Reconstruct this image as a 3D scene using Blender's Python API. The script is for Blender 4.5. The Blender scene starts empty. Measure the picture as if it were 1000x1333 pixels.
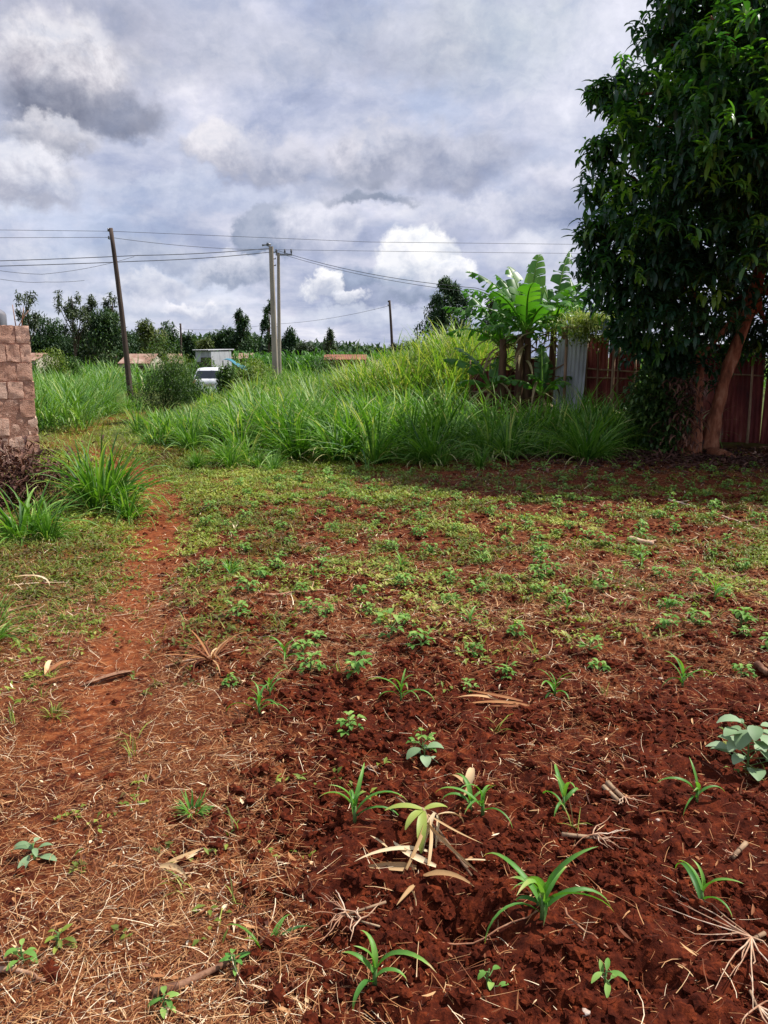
import bpy, math, random
import numpy as np
from mathutils import Vector
random.seed(7)
R = np.random.default_rng(11)
rad = math.radians
scene = bpy.context.scene
COL = scene.collection
# ------------------------------------------------------------------ camera
CAMH, PITCH, FOC = 1.6, rad(11.3), 1007.0
cp, sp = math.cos(PITCH), math.sin(PITCH)
def ray(px, py):
    a = (px-500)/FOC; b = (666.5-py)/FOC
    return np.array([a, cp+b*sp, -sp+b*cp])
def at(px, py, Y):
    d = ray(px, py); return np.array([0, 0, CAMH]) + d*(Y/d[1])
def G(px, py):
    d = ray(px, py); k = CAMH/-d[2]; return np.array([d[0]*k, d[1]*k])
cam = bpy.data.cameras.new('camera'); co = bpy.data.objects.new('camera', cam); COL.objects.link(co)
co.location = (0, 0, CAMH); co.rotation_euler = (rad(90)-PITCH, 0, 0)
cam.sensor_fit = 'VERTICAL'; cam.angle = 2*math.atan(666.5/FOC); cam.clip_end = 9000; cam.clip_start = 0.05
scene.camera = co
# ------------------------------------------------------------------ noise
_T = np.random.default_rng(5).random((256, 256))
def vnoise(x, y):
    x = np.asarray(x, float); y = np.asarray(y, float)
    xi = np.floor(x).astype(int); yi = np.floor(y).astype(int)
    fx = x-xi; fy = y-yi; fx = fx*fx*(3-2*fx); fy = fy*fy*(3-2*fy)
    a = _T[xi & 255, yi & 255]; b = _T[(xi+1) & 255, yi & 255]; c = _T[xi & 255, (yi+1) & 255]; d = _T[(xi+1) & 255, (yi+1) & 255]
    return (a*(1-fx)+b*fx)*(1-fy)+(c*(1-fx)+d*fx)*fy
def fbm(x, y, s, o=4, g=0.5):
    x = np.asarray(x, float)*s; y = np.asarray(y, float)*s; t = 0; a = 1; n = 0
    for k in range(o):
        t = t+a*vnoise(x+17.3*k, y+9.1*k); n += a; a *= g
        x, y = (x*1.6-y*1.2), (x*1.2+y*1.6)
    return t/n
def ss(a, b, x):
    t = np.clip((np.asarray(x, float)-a)/(b-a), 0, 1); return t*t*(3-2*t)
def interp_path(pts, y):
    p = sorted([tuple(q) for q in pts], key=lambda q: q[1])
    return np.interp(y, [q[1] for q in p], [q[0] for q in p])
# ------------------------------------------------------------------ zones of the ground (world x, y in metres)
_BND = [G(375, 1333), G(335, 1180), G(325, 1080), G(330, 1000), G(300, 930), G(215, 840), G(215, 750), G(235, 690), G(260, 640), G(250, 600)]
_PTH = [G(-150, 1333), G(0, 1180), G(60, 1060), G(110, 960), G(150, 880), G(178, 800), G(200, 720), G(212, 670), G(200, 630), G(160, 600), G(85, 582), G(100, 560), G(160, 541)]
def tilled(x, y):
    b = interp_path(_BND, y) + (fbm(x, y, 1.7)-0.5)*0.9
    return ss(-0.12, 0.18, x-b)*(1-ss(4.1, 6.5, y+(fbm(x, y, 0.8)-0.5)*2.2)*0.6)*(1-ss(10.8, 12.8, y))
def pathz(x, y):
    c = interp_path(_PTH, y)
    return np.exp(-((x-c)/(0.13+0.025*y))**2)*(0.35+0.6*ss(2.2, 4.5, y))*(1-ss(22, 26, y))
def weedz(x, y):
    n = fbm(x+31, y+5, 2.9, 4, .65); far = ss(2.7, 6.5, y)
    b = interp_path(_BND, y)
    left = 1-ss(-0.6, 0.7, x-b-0.4)
    base = far*0.10+left*0.34*ss(2.9, 3.9, y)+0.22*ss(6.5, 10, y)*(1-ss(-.6, 1.4, x))-0.06*ss(.3, 2.2, x)
    return np.clip((ss(0.42, 0.66, n*0.9+base*0.42)+.09*ss(3, 4.5, y))*(0.02+.14*left+far*ss(2.9, 4.2, y)), 0, 1)*(1-0.95*pathz(x, y))*(1-0.75*ss(-.2, 2.4, x)*ss(8.8, 10.4, y))
def strawz(x, y):
    b = interp_path(_BND, y)
    left = 1-ss(-0.1, 0.35, x-b)
    n = fbm(x+3, y+40, 1.5, 3)
    return np.clip(left*(0.85+0.5*(n-0.5))*(1-0.85*pathz(x, y))*(1-0.35*ss(4, 8, y))+(1-left)*(0.10+.14*ss(2.6, 3.8, y)+0.6*ss(0.48, 0.66, n)*ss(2.3, 3.4, y))+0.3*ss(3.2, 4.2, y), 0, 1)
_HOLES = [(G(597, 1212), .11, .14), (G(520, 1130), .09, .035), (G(700, 1330), .12, .04), (G(560, 1250), .08, .03), (G(505, 800), .12, .04), (G(760, 1235), .13, .03), (G(970, 1000), .15, .04), (G(440, 1180), .09, .04), (G(855, 1290), .09, .045), (G(420, 1100), .08, .035), (G(960, 1180), .08, .04), (G(590, 1020), .1, .03), (G(800, 1150), .07, .03)]
def H(x, y):
    x = np.asarray(x, float); y = np.asarray(y, float)
    t = tilled(x, y)
    h = (fbm(x, y, 0.35, 3)-0.5)*0.14*(1-ss(14, 40, y)) + (fbm(x+7, y, 2.1, 3)-0.5)*0.05
    h = h+(t*0.8+0.2)*(np.abs(fbm(x, y+3, 4.2, 2)-0.5)*-0.10+(fbm(x+9, y+3, 11, 3)-0.5)*0.055+(fbm(x+2, y+13, 34, 3, .65)-0.5)*0.034+0.02)
    for (c, r, d) in _HOLES:
        h = h-d*np.exp(-((x-c[0])**2+((y-c[1]))**2)/(r*r*0.45))
    h = h-0.45*ss(26, 42, y)
    h = h+1.05*np.exp(-(((x-1.9)/1.7)**2+((y-21)/2.6)**2))
    h = h+0.06*pathz(x, y)*-1
    return h
def h1(x, y): return float(H(x, y))
# ------------------------------------------------------------------ mesh helpers
class Geo:
    def __init__(s): s.v = []; s.f = []; s.a = []; s.m = []; s.n = 0
    def add(s, V, F, var=0.5, mi=0):
        V = np.asarray(V, float).reshape(-1, 3); F = np.asarray(F, int)
        s.v.append(V); s.f.append((F+s.n, mi)); s.n += len(V)
        s.a.append(np.broadcast_to(np.asarray(var, float).reshape(-1), (len(V),)) if np.size(var) in (1, len(V)) else np.repeat(var, len(V)//np.size(var)))
        return s
    def mesh(s, name, mats, smooth=True):
        me = bpy.data.meshes.new(name)
        V = np.concatenate(s.v); me.vertices.add(len(V)); me.vertices.foreach_set('co', V.astype('f').ravel())
        loops = np.concatenate([f.ravel() for f, _ in s.f]).astype('i')
        sizes = np.concatenate([np.full(len(f), f.shape[1]) for f, _ in s.f]).astype('i')
        mi = np.concatenate([np.full(len(f), m) for f, m in s.f]).astype('i')
        me.loops.add(len(loops)); me.loops.foreach_set('vertex_index', loops)
        me.polygons.add(len(sizes)); me.polygons.foreach_set('loop_start', (np.cumsum(sizes)-sizes).astype('i')); me.polygons.foreach_set('loop_total', sizes)
        me.polygons.foreach_set('material_index', mi)
        me.polygons.foreach_set('use_smooth', np.full(len(sizes), smooth))
        at_ = me.attributes.new('var', 'FLOAT', 'POINT'); at_.data.foreach_set('value', np.concatenate(s.a).astype('f'))
        for m in (mats if isinstance(mats, (list, tuple)) else [mats]): me.materials.append(m)
        me.update(calc_edges=True); me.validate()
        return me
    def obj(s, name, mats, parent=None, loc=None, smooth=True):
        return link(name, s.mesh(name, mats, smooth), parent, loc)
def link(name, me, parent=None, loc=None, rz=0, sc=1):
    o = bpy.data.objects.new(name, me); COL.objects.link(o)
    if parent is not None: o.parent = parent
    if loc is not None: o.location = loc
    if rz: o.rotation_euler = (0, 0, rz)
    if sc != 1: o.scale = (sc,)*3
    return o
def tag(o, label=None, cat=None, group=None, kind=None):
    if label: o['label'] = label
    if cat: o['category'] = cat
    if group: o['group'] = group
    if kind: o['kind'] = kind
    return o
def empty(name, loc, label, cat, group=None, rz=0):
    o = link(name, None, None, loc, rz); o.empty_display_size = 0.2
    return tag(o, label, cat, group)
def A(v, n): return np.broadcast_to(np.asarray(v, float), (n,)).astype(float)
def blades(base, az, L, W, e0, droop, segs=5, across=3, curl=0, fold=0.25, prof='grass', var=None, pw=1.5, roll=0, tip=0):
    """curved tapered leaves; base (n,3), azimuth, length, width, start elevation, droop (radians over the length)"""
    base = np.asarray(base, float).reshape(-1, 3); n = len(base)
    az, L, W, e0, droop, curl, roll = [A(q, n) for q in (az, L, W, e0, droop, curl, roll)]
    S = segs+1; t = np.linspace(0, 1, S)
    e = e0[:, None]-droop[:, None]*t[None]**pw; a = az[:, None]+curl[:, None]*t[None]
    em = (e[:, 1:]+e[:, :-1])/2; am = (a[:, 1:]+a[:, :-1])/2; dl = (L/segs)[:, None]
    step = np.stack([np.cos(em)*np.cos(am)*dl, np.cos(em)*np.sin(am)*dl, np.sin(em)*dl], -1)
    P = np.concatenate([np.zeros((n, 1, 3)), np.cumsum(step, 1)], 1)+base[:, None]
    side = np.stack([-np.sin(a), np.cos(a), np.zeros_like(a)], -1)
    nor = np.stack([-np.sin(e)*np.cos(a), -np.sin(e)*np.sin(a), np.cos(e)], -1)
    cr, sr = np.cos(roll)[:, None, None], np.sin(roll)[:, None, None]
    side, nor = side*cr+nor*sr, nor*cr-side*sr
    if prof == 'grass': w = np.minimum(1, 0.45+t*2.2)*(1-t**2.6)+0.02
    elif prof == 'leaf': w = np.sin(np.pi*np.clip(t*0.93+0.04, 0, 1))**0.8*(1-0.25*t)+0.02
    else: w = np.full(S, 1.0)-0.5*t
    hw = (W[:, None]*w[None]*0.5)[..., None]
    if across == 3: V = np.stack([P-side*hw+nor*hw*fold*2, P, P+side*hw+nor*hw*fold*2], 2)
    else: V = np.stack([P-side*hw, P+side*hw], 2)
    V = V.reshape(n, -1, 3); k = across
    F = [[s*k+c, s*k+c+1, (s+1)*k+c+1, (s+1)*k+c] for s in range(segs) for c in range(k-1)]
    F = (np.array(F)[None]+np.arange(n)[:, None, None]*S*k).reshape(-1, 4)
    var = R.random(n) if var is None else A(var, n)
    vv = var[:, None]+(A(tip, n)[:, None]*t[None]**5)
    return V.reshape(-1, 3), F, np.clip(np.repeat(vv.ravel(), k), 0, 1)
def tube(pts, rs, k=6, var=0.5, cap=True):
    pts = np.asarray(pts, float); n = len(pts); rs = A(rs, n)
    d = np.gradient(pts, axis=0); d /= np.linalg.norm(d, axis=1)[:, None]+1e-9
    up = np.array([0, 0, 1.]) if abs(d[:, 2]).mean() < 0.8 else np.array([1., 0, 0])
    a = np.cross(d, up); a /= np.linalg.norm(a, axis=1)[:, None]+1e-9; b = np.cross(a, d)
    th = np.arange(k)*2*np.pi/k
    V = pts[:, None]+rs[:, None, None]*(np.cos(th)[None, :, None]*a[:, None]+np.sin(th)[None, :, None]*b[:, None])
    V = V.reshape(-1, 3)
    F = [[i*k+j, i*k+(j+1) % k, (i+1)*k+(j+1) % k, (i+1)*k+j] for i in range(n-1) for j in range(k)]
    if cap:
        V = np.concatenate([V, pts[:1], pts[-1:]]); c0 = n*k; c1 = c0+1
        # cap with degenerate-free quads (k even)
        for j in range(0, k, 2):
            F.append([c0, (j+2) % k, j+1, j]); q = (n-1)*k; F.append([c1, q+j, q+j+1, q+(j+2) % k])
    return V, np.array(F), var
def box(c, s, rz=0, var=0.5):
    c = np.asarray(c, float); s = np.asarray(s, float)/2
    V = np.array([[x, y, z] for x in (-1, 1) for y in (-1, 1) for z in (-1, 1)], float)*s
    cr, sr = math.cos(rz), math.sin(rz)
    V = np.stack([V[:, 0]*cr-V[:, 1]*sr, V[:, 0]*sr+V[:, 1]*cr, V[:, 2]], 1)+c
    return V, np.array([[0, 1, 3, 2], [4, 6, 7, 5], [0, 4, 5, 1], [2, 3, 7, 6], [0, 2, 6, 4], [1, 5, 7, 3]]), var
def wob(p0, p1, n, amp, seed=None):
    p0 = np.asarray(p0, float); p1 = np.asarray(p1, float); t = np.linspace(0, 1, n)[:, None]
    off = np.cumsum(R.normal(size=(n, 3)), 0)*amp; off -= off[:1]*(1-t)+off[-1:]*t
    return p0*(1-t)+p1*t+off
# ------------------------------------------------------------------ materials
def nodes(nt, typ, **kw):
    n = nt.nodes.new(typ)
    for k, v in kw.items():
        if k.startswith('_'): setattr(n, k[1:], v)
    return n
def put(nt, sock, v):
    if hasattr(v, 'is_output') or isinstance(v, bpy.types.NodeSocket): nt.links.new(v, sock)
    elif v is not None:
        if hasattr(sock, 'default_value') and hasattr(sock.default_value, '__len__') and len(sock.default_value) == 4 and len(v) == 3: v = (*v, 1)
        sock.default_value = v
def math_(nt, op, a, b=None, clamp=False, c=None):
    n = nt.nodes.new('ShaderNodeMath'); n.operation = op; n.use_clamp = clamp
    put(nt, n.inputs[0], a)
    if b is not None: put(nt, n.inputs[1], b)
    if c is not None: put(nt, n.inputs[2], c)
    return n.outputs[0]
def mix_(nt, f, a, b, bt='MIX'):
    n = nt.nodes.new('ShaderNodeMix'); n.data_type = 'RGBA'; n.blend_type = bt
    put(nt, n.inputs[0], f); put(nt, n.inputs[6], a); put(nt, n.inputs[7], b); return n.outputs[2]
def noise_(nt, vec, s, d=4, r=0.55, dist=0):
    n = nt.nodes.new('ShaderNodeTexNoise'); put(nt, n.inputs['Vector'], vec)
    n.inputs['Scale'].default_value = s; n.inputs['Detail'].default_value = d; n.inputs['Roughness'].default_value = r; n.inputs['Distortion'].default_value = dist
    return n.outputs['Fac']
def ramp_(nt, f, stops):
    n = nt.nodes.new('ShaderNodeValToRGB'); put(nt, n.inputs[0], f); e = n.color_ramp.elements
    while len(e) < len(stops): e.new(0.5)
    for q, (p, c) in zip(e, stops): q.position = p; q.color = (*c, 1) if len(c) == 3 else c
    return n.outputs[0]
def smooth_(nt, f, a, b):
    n = nt.nodes.new('ShaderNodeMapRange'); n.interpolation_type = 'SMOOTHSTEP'; put(nt, n.inputs[0], f); n.inputs[1].default_value = a; n.inputs[2].default_value = b; return n.outputs[0]
def newmat(name):
    m = bpy.data.materials.new(name); m.use_nodes = True; nt = m.node_tree
    return m, nt, nt.nodes['Principled BSDF']
def coords(nt, kind='Object'): return nt.nodes.new('ShaderNodeTexCoord').outputs[kind]
def attr(nt, name):
    n = nt.nodes.new('ShaderNodeAttribute'); n.attribute_name = name; return n.outputs['Fac']
def leafmat(name, stops, trans=0.3, rough=0.5, tcol=None, spec=0.4, nscale=6):
    m, nt, b = newmat(name)
    f = math_(nt, 'ADD', attr(nt, 'var'), math_(nt, 'MULTIPLY', math_(nt, 'SUBTRACT', noise_(nt, coords(nt), nscale, 3), 0.5), 0.5), clamp=True)
    c = ramp_(nt, f, stops); put(nt, b.inputs['Base Color'], c); b.inputs['Roughness'].default_value = rough; b.inputs['Specular IOR Level'].default_value = spec
    if trans:
        t = nt.nodes.new('ShaderNodeBsdfTranslucent'); put(nt, t.inputs[0], mix_(nt, 1.0, c, tcol or (1.3, 1.5, 0.5), 'MULTIPLY'))
        ms = nt.nodes.new('ShaderNodeMixShader'); ms.inputs[0].default_value = trans
        nt.links.new(b.outputs[0], ms.inputs[1]); nt.links.new(t.outputs[0], ms.inputs[2]); nt.links.new(ms.outputs[0], nt.nodes['Material Output'].inputs[0])
    return m
def surf(name, stops, scale=4, rough=0.8, bump=0.3, detail=6, bscale=None, stretch=(1, 1, 1), spec=0.3, metal=0, usevar=0.0):
    m, nt, b = newmat(name)
    mp = nt.nodes.new('ShaderNodeMapping'); mp.inputs['Scale'].default_value = stretch; nt.links.new(coords(nt), mp.inputs[0])
    f = noise_(nt, mp.outputs[0], scale, detail, 0.62)
    if usevar: f = math_(nt, 'ADD', f, math_(nt, 'MULTIPLY', math_(nt, 'SUBTRACT', attr(nt, 'var'), 0.5), usevar), clamp=True)
    put(nt, b.inputs['Base Color'], ramp_(nt, f, stops)); b.inputs['Roughness'].default_value = rough; b.inputs['Specular IOR Level'].default_value = spec; b.inputs['Metallic'].default_value = metal
    if bump:
        bp = nt.nodes.new('ShaderNodeBump'); bp.inputs['Strength'].default_value = bump; bp.inputs['Distance'].default_value = 0.02
        put(nt, bp.inputs['Height'], noise_(nt, mp.outputs[0], bscale or scale*5, 5, 0.6)); nt.links.new(bp.outputs[0], b.inputs['Normal'])
    return m
M = {}
M['maize'] = leafmat('maize_leaf', [(0.1, (.04, .15, .022)), (0.5, (.10, .27, .04)), (0.86, (.24, .43, .08)), (1, (.5, .38, .16))], .3, .5, nscale=14)
M['bean'] = leafmat('bean_leaf', [(0.1, (.05, .14, .022)), (0.5, (.13, .27, .05)), (0.95, (.30, .44, .11))], .25, .6, spec=.2, nscale=10)
M['pale'] = leafmat('pale_velvet_leaf', [(0.1, (.12, .2, .09)), (0.6, (.2, .3, .15)), (0.95, (.3, .4, .24))], .15, .6)
M['weed'] = leafmat('weed_leaf', [(0.03, (.10, .055, .012)), (0.25, (.10, .14, .014)), (0.55, (.17, .23, .024)), (0.8, (.28, .33, .045)), (0.97, (.44, .42, .11))], .25, .6)
M['napier'] = leafmat('tall_grass_blade', [(0.05, (.03, .10, .012)), (0.4, (.08, .20, .022)), (0.72, (.17, .32, .04)), (0.9, (.36, .46, .14)), (1, (.55, .50, .24))], .32, .5, spec=.35, nscale=4)
M['napier_y'] = leafmat('yellowish_grass_blade', [(0.05, (.045, .12, .018)), (0.35, (.10, .21, .03)), (0.7, (.20, .31, .05)), (0.95, (.44, .42, .14))], .35, .5, nscale=3)
M['napier_f'] = leafmat('far_grass_blade', [(0.05, (.045, .13, .02)), (0.4, (.09, .21, .035)), (0.75, (.18, .31, .06)), (0.95, (.4, .45, .17))], .3, .5, nscale=1)
M['straw'] = leafmat('dry_straw', [(0.0, (.06, .016, .006)), (0.33, (.20, .06, .018)), (0.6, (.37, .16, .055)), (0.84, (.58, .36, .17)), (0.97, (.80, .65, .44))], .08, .75, nscale=8, tcol=(1, .9, .6))
M['husk'] = leafmat('dry_husk', [(0.0, (.3, .16, .06)), (0.5, (.52, .34, .16)), (1, (.72, .58, .36))], .15, .7, tcol=(1, .9, .6))
M['yleaf'] = leafmat('yellowing_leaf', [(0.0, (.18, .26, .04)), (0.6, (.36, .42, .09)), (1, (.55, .5, .2))], .25, .5)
M['brown'] = leafmat('dead_brown_leaf', [(0.0, (.035, .014, .012)), (0.5, (.11, .045, .03)), (1, (.26, .13, .08))], .1, .8, tcol=(1, .8, .6))
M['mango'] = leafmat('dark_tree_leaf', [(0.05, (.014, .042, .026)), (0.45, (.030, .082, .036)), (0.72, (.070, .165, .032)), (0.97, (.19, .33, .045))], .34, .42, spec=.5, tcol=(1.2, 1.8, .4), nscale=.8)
M['shrub'] = leafmat('shrub_leaf', [(0.05, (.018, .05, .012)), (0.5, (.045, .10, .02)), (0.9, (.12, .19, .04))], .25, .5, nscale=2)
M['shrub_y'] = leafmat('yellow_green_shrub_leaf', [(0.05, (.05, .09, .015)), (0.5, (.13, .19, .03)), (0.9, (.26, .3, .07))], .25, .5, nscale=2)
M['tree_d'] = leafmat('far_tree_leaf_dark', [(0.05, (.018, .044, .020)), (0.6, (.042, .088, .034)), (0.95, (.10, .16, .05))], .15, .6, nscale=.3)
M['tree_g'] = leafmat('far_tree_leaf_grey', [(0.05, (.04, .06, .035)), (0.6, (.09, .12, .065)), (0.95, (.16, .19, .1))], .15, .6, nscale=.3)
M['tree_y'] = leafmat('far_tree_leaf_yellow', [(0.05, (.05, .075, .02)), (0.6, (.12, .15, .04)), (0.95, (.22, .24, .08))], .2, .6, nscale=.3)
M['banana'] = leafmat('banana_leaf', [(0.05, (.03, .10, .012)), (0.5, (.075, .22, .025)), (0.95, (.19, .36, .045))], .4, .4, spec=.5, nscale=1.2)
M['banana_dead'] = leafmat('dead_banana_leaf', [(0.05, (.10, .06, .03)), (0.5, (.26, .18, .09)), (0.95, (.46, .38, .2))], .2, .8, tcol=(1, .9, .6))
M['bstem'] = surf('banana_stem', [(0.3, (.05, .022, .014)), (0.6, (.13, .07, .035)), (0.8, (.2, .2, .07))], 3, stretch=(4, 4, .7))
M['bark_red'] = surf('reddish_bark', [(0.3, (.09, .03, .015)), (0.5, (.27, .095, .045)), (0.62, (.38, .17, .09)), (0.75, (.5, .28, .17))], 7, .85, .9, stretch=(1.6, 1.6, .5), bscale=14)
M['bark'] = surf('grey_brown_bark', [(0.3, (.045, .028, .02)), (0.7, (.14, .1, .07))], 4, .9, .5)
M['stem'] = surf('green_stem', [(0.3, (.06, .15, .03)), (0.7, (.16, .26, .08))], 8, .5, 0)
M['woodpole'] = surf('weathered_pole_wood', [(0.3, (.035, .022, .018)), (0.6, (.085, .058, .045)), (0.8, (.16, .12, .09))], 6, .85, .4, stretch=(2, 2, .15))
M['concpole'] = surf('pole_concrete', [(0.3, (.24, .2, .16)), (0.6, (.36, .31, .25)), (0.8, (.46, .41, .34))], 3, .85, .25, stretch=(1, 1, .3))
M['metal'] = surf('galvanised_steel', [(0.3, (.16, .17, .18)), (0.7, (.3, .31, .33))], 6, .5, 0, metal=.6)
M['wire'] = surf('cable_black', [(0.3, (.05, .05, .055)), (0.7, (.08, .08, .09))], 5, .6, 0)
M['redsheet'] = surf('rusty_red_iron_sheet', [(0.25, (.05, .012, .012)), (0.5, (.16, .028, .024)), (0.65, (.26, .07, .05)), (0.8, (.38, .24, .20))], 1.6, .65, .15, stretch=(3, 3, .8), usevar=.2)
M['greysheet'] = surf('grey_iron_sheet', [(0.25, (.24, .24, .25)), (0.55, (.46, .47, .49)), (0.75, (.45, .45, .46)), (0.85, (.26, .15, .1))], 1.5, .6, .1, stretch=(3, 3, .8), usevar=.2)
M['darksheet'] = surf('dark_blue_grey_iron_sheet', [(0.25, (.08, .08, .10)), (0.6, (.18, .18, .21)), (0.8, (.3, .22, .16))], 1.5, .6, .1, stretch=(3, 3, .8), usevar=.2)
M['rustroof'] = surf('rusty_roof_sheet', [(0.25, (.13, .06, .04)), (0.5, (.25, .14, .10)), (0.75, (.38, .28, .22))], .9, .75, .1, usevar=.2)
M['cane'] = surf('dry_cane', [(0.3, (.13, .07, .04)), (0.6, (.27, .17, .10)), (0.8, (.45, .33, .2))], 9, .7, .2, stretch=(1, 1, .3), usevar=.4)
M['deadwood'] = surf('dead_stick_wood', [(0.3, (.13, .055, .03)), (0.55, (.36, .2, .12)), (0.8, (.6, .45, .32))], 20, .85, .3, usevar=.5)
M['root'] = surf('pale_roots', [(0.3, (.3, .13, .07)), (0.6, (.52, .34, .22)), (0.8, (.72, .58, .44))], 30, .8, .2, usevar=.4)
M['cream'] = surf('cream_plaster', [(0.3, (.4, .35, .27)), (0.7, (.55, .5, .4))], 2, .9, .1)
M['mudwall'] = surf('brick_red_wall', [(0.3, (.17, .06, .035)), (0.7, (.30, .13, .08))], 2, .9, .2)
M['bluetarp'] = surf('blue_tarp', [(0.3, (.02, .13, .20)), (0.7, (.04, .22, .30))], 2, .5, .1)
M['white'] = surf('white_car_paint', [(0.3, (.68, .69, .72)), (0.7, (.78, .79, .81))], 2, .3, 0, spec=.6)
M['black'] = surf('black_rubber', [(0.3, (.015, .015, .016)), (0.7, (.03, .03, .03))], 6, .7, 0)
M['glass'] = surf('dark_car_glass', [(0.3, (.012, .015, .02)), (0.7, (.02, .025, .03))], 2, .08, 0, spec=.8)
M['redlamp'] = surf('red_tail_lamp', [(0.3, (.4, .015, .015)), (0.7, (.55, .03, .03))], 2, .2, 0, spec=.6)
M['stone'] = surf('pale_pebble', [(0.3, (.3, .2, .15)), (0.7, (.6, .5, .42))], 40, .8, .2)
M['teal'] = surf('green_plastic', [(0.3, (.02, .25, .2)), (0.7, (.04, .34, .26))], 9, .4, 0)
# soil-like material used by ground and clods
def soilmat(name, zones):
    m, nt, b = newmat(name); v = coords(nt)
    n1 = noise_(nt, v, 1.3, 5, .6); n2 = noise_(nt, v, 22, 6, .65); n3 = noise_(nt, v, 130, 4, .6)
    dark = ramp_(nt, math_(nt, 'ADD', math_(nt, 'MULTIPLY', n2, .65), math_(nt, 'MULTIPLY', n3, .35)), [(0.33, (.022, .0032, .0014)), (0.5, (.072, .0115, .0038)), (0.68, (.20, .038, .011))])
    col = dark
    if zones:
        orange = ramp_(nt, n2, [(0.3, (.09, .020, .006)), (0.52, (.22, .058, .018)), (0.72, (.34, .12, .042))])
        mat_ = ramp_(nt, math_(nt, 'ADD', math_(nt, 'MULTIPLY', n2, .5), math_(nt, 'MULTIPLY', n3, .5)), [(0.35, (.04, .008, .003)), (0.5, (.14, .036, .011)), (0.66, (.30, .11, .036))])
        green = ramp_(nt, math_(nt, 'ADD', math_(nt, 'MULTIPLY', n2, .5), math_(nt, 'MULTIPLY', n3, .5)), [(0.35, (.075, .022, .006)), (0.5, (.13, .085, .015)), (0.66, (.20, .19, .03))])
        j = math_(nt, 'MULTIPLY', math_(nt, 'SUBTRACT', n2, .5), 1.1)
        col = mix_(nt, math_(nt, 'MULTIPLY', smooth_(nt, math_(nt, 'ADD', attr(nt, 'zstraw'), j), .25, .8), .8), col, mat_)
        col = mix_(nt, math_(nt, 'MULTIPLY', smooth_(nt, math_(nt, 'ADD', attr(nt, 'zpath'), j), .25, .75), .85), col, orange)
        col = mix_(nt, math_(nt, 'MULTIPLY', smooth_(nt, math_(nt, 'ADD', attr(nt, 'zweed'), j), .35, .85), .75), col, green)
        col = mix_(nt, attr(nt, 'zfar'), col, ramp_(nt, noise_(nt, v, .2, 6), [(0.35, (.05, .07, .018)), (0.6, (.1, .12, .03))]))
        col = mix_(nt, math_(nt, 'MULTIPLY', smooth_(nt, noise_(nt, v, 3.2, 6, .62), .42, .62), .55), col, mix_(nt, 1.0, col, (.52, .46, .46), 'MULTIPLY'))
    put(nt, b.inputs['Base Color'], col); b.inputs['Roughness'].default_value = .95; b.inputs['Specular IOR Level'].default_value = .12
    bp = nt.nodes.new('ShaderNodeBump'); bp.inputs['Strength'].default_value = .9; bp.inputs['Distance'].default_value = .012
    put(nt, bp.inputs['Height'], math_(nt, 'ADD', n2, math_(nt, 'MULTIPLY', noise_(nt, v, 75, 6, .7), .6))); nt.links.new(bp.outputs[0], b.inputs['Normal'])
    return m
M['soil'] = soilmat('red_field_soil', True); M['clod'] = soilmat('soil_clod', False)
# ------------------------------------------------------------------ ground
def build_ground():
    ys = [-60, -30, -12, -5, -2, -0.6]; y = 0.2
    while y < 15: ys.append(y); y += max(0.009, 0.0042*y)
    while y < 4000: ys.append(y); y *= 1.035
    ys = np.array(ys); inn = np.linspace(-1, 1, 821); out = 1+np.cumsum(0.05*1.42**np.arange(20))
    us = np.concatenate([-out[::-1], inn, out])
    Yg, Ug = np.meshgrid(ys, us, indexing='ij'); hw = 1.0+0.56*np.maximum(Yg, 0)
    X = Ug*hw; Z = H(X, Yg)
    V = np.stack([X, Yg, Z], -1).reshape(-1, 3); ny, nx = Yg.shape
    i = np.arange(ny*nx).reshape(ny, nx)
    F = np.stack([i[:-1, :-1], i[:-1, 1:], i[1:, 1:], i[1:, :-1]], -1).reshape(-1, 4)
    g = Geo(); g.add(V, F, 0.5); me = g.mesh('ground', M['soil'])
    x, yy = V[:, 0], V[:, 1]
    for nm, arr in (('zstraw', strawz(x, yy)), ('zpath', pathz(x, yy)), ('zweed', np.maximum(weedz(x, yy), ss(12, 15, yy)*ss(.4, .6, fbm(x, yy, 1.4, 3)+.1)*.9)), ('zfar', ss(13, 16, yy)*(1-pathz(x, yy)))):
        a = me.attributes.new(nm, 'FLOAT', 'POINT'); a.data.foreach_set('value', arr.astype('f'))
    tag(link('ground', me), 'red soil field with straw, weeds and a trodden path', 'ground', kind='structure')
build_ground()
def scatter(n, fn, y0=1.0, y1=13.0, p=1.0, side=0.3):
    """points with density ~ fn / y**p"""
    out = []; tot = 0
    while tot < n:
        m = 200000; u = R.random(m); y = (y0**(2-p)+(y1**(2-p)-y0**(2-p))*u)**(1/(2-p)) if p != 2 else y0*(y1/y0)**u
        x = (R.random(m)*2-1)*(0.54*y+side); k = R.random(m) < fn(x, y)
        out.append(np.stack([x[k], y[k]], 1)); tot += k.sum()
    q = np.concatenate(out)[:n]; return q[:, 0], q[:, 1]
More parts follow.
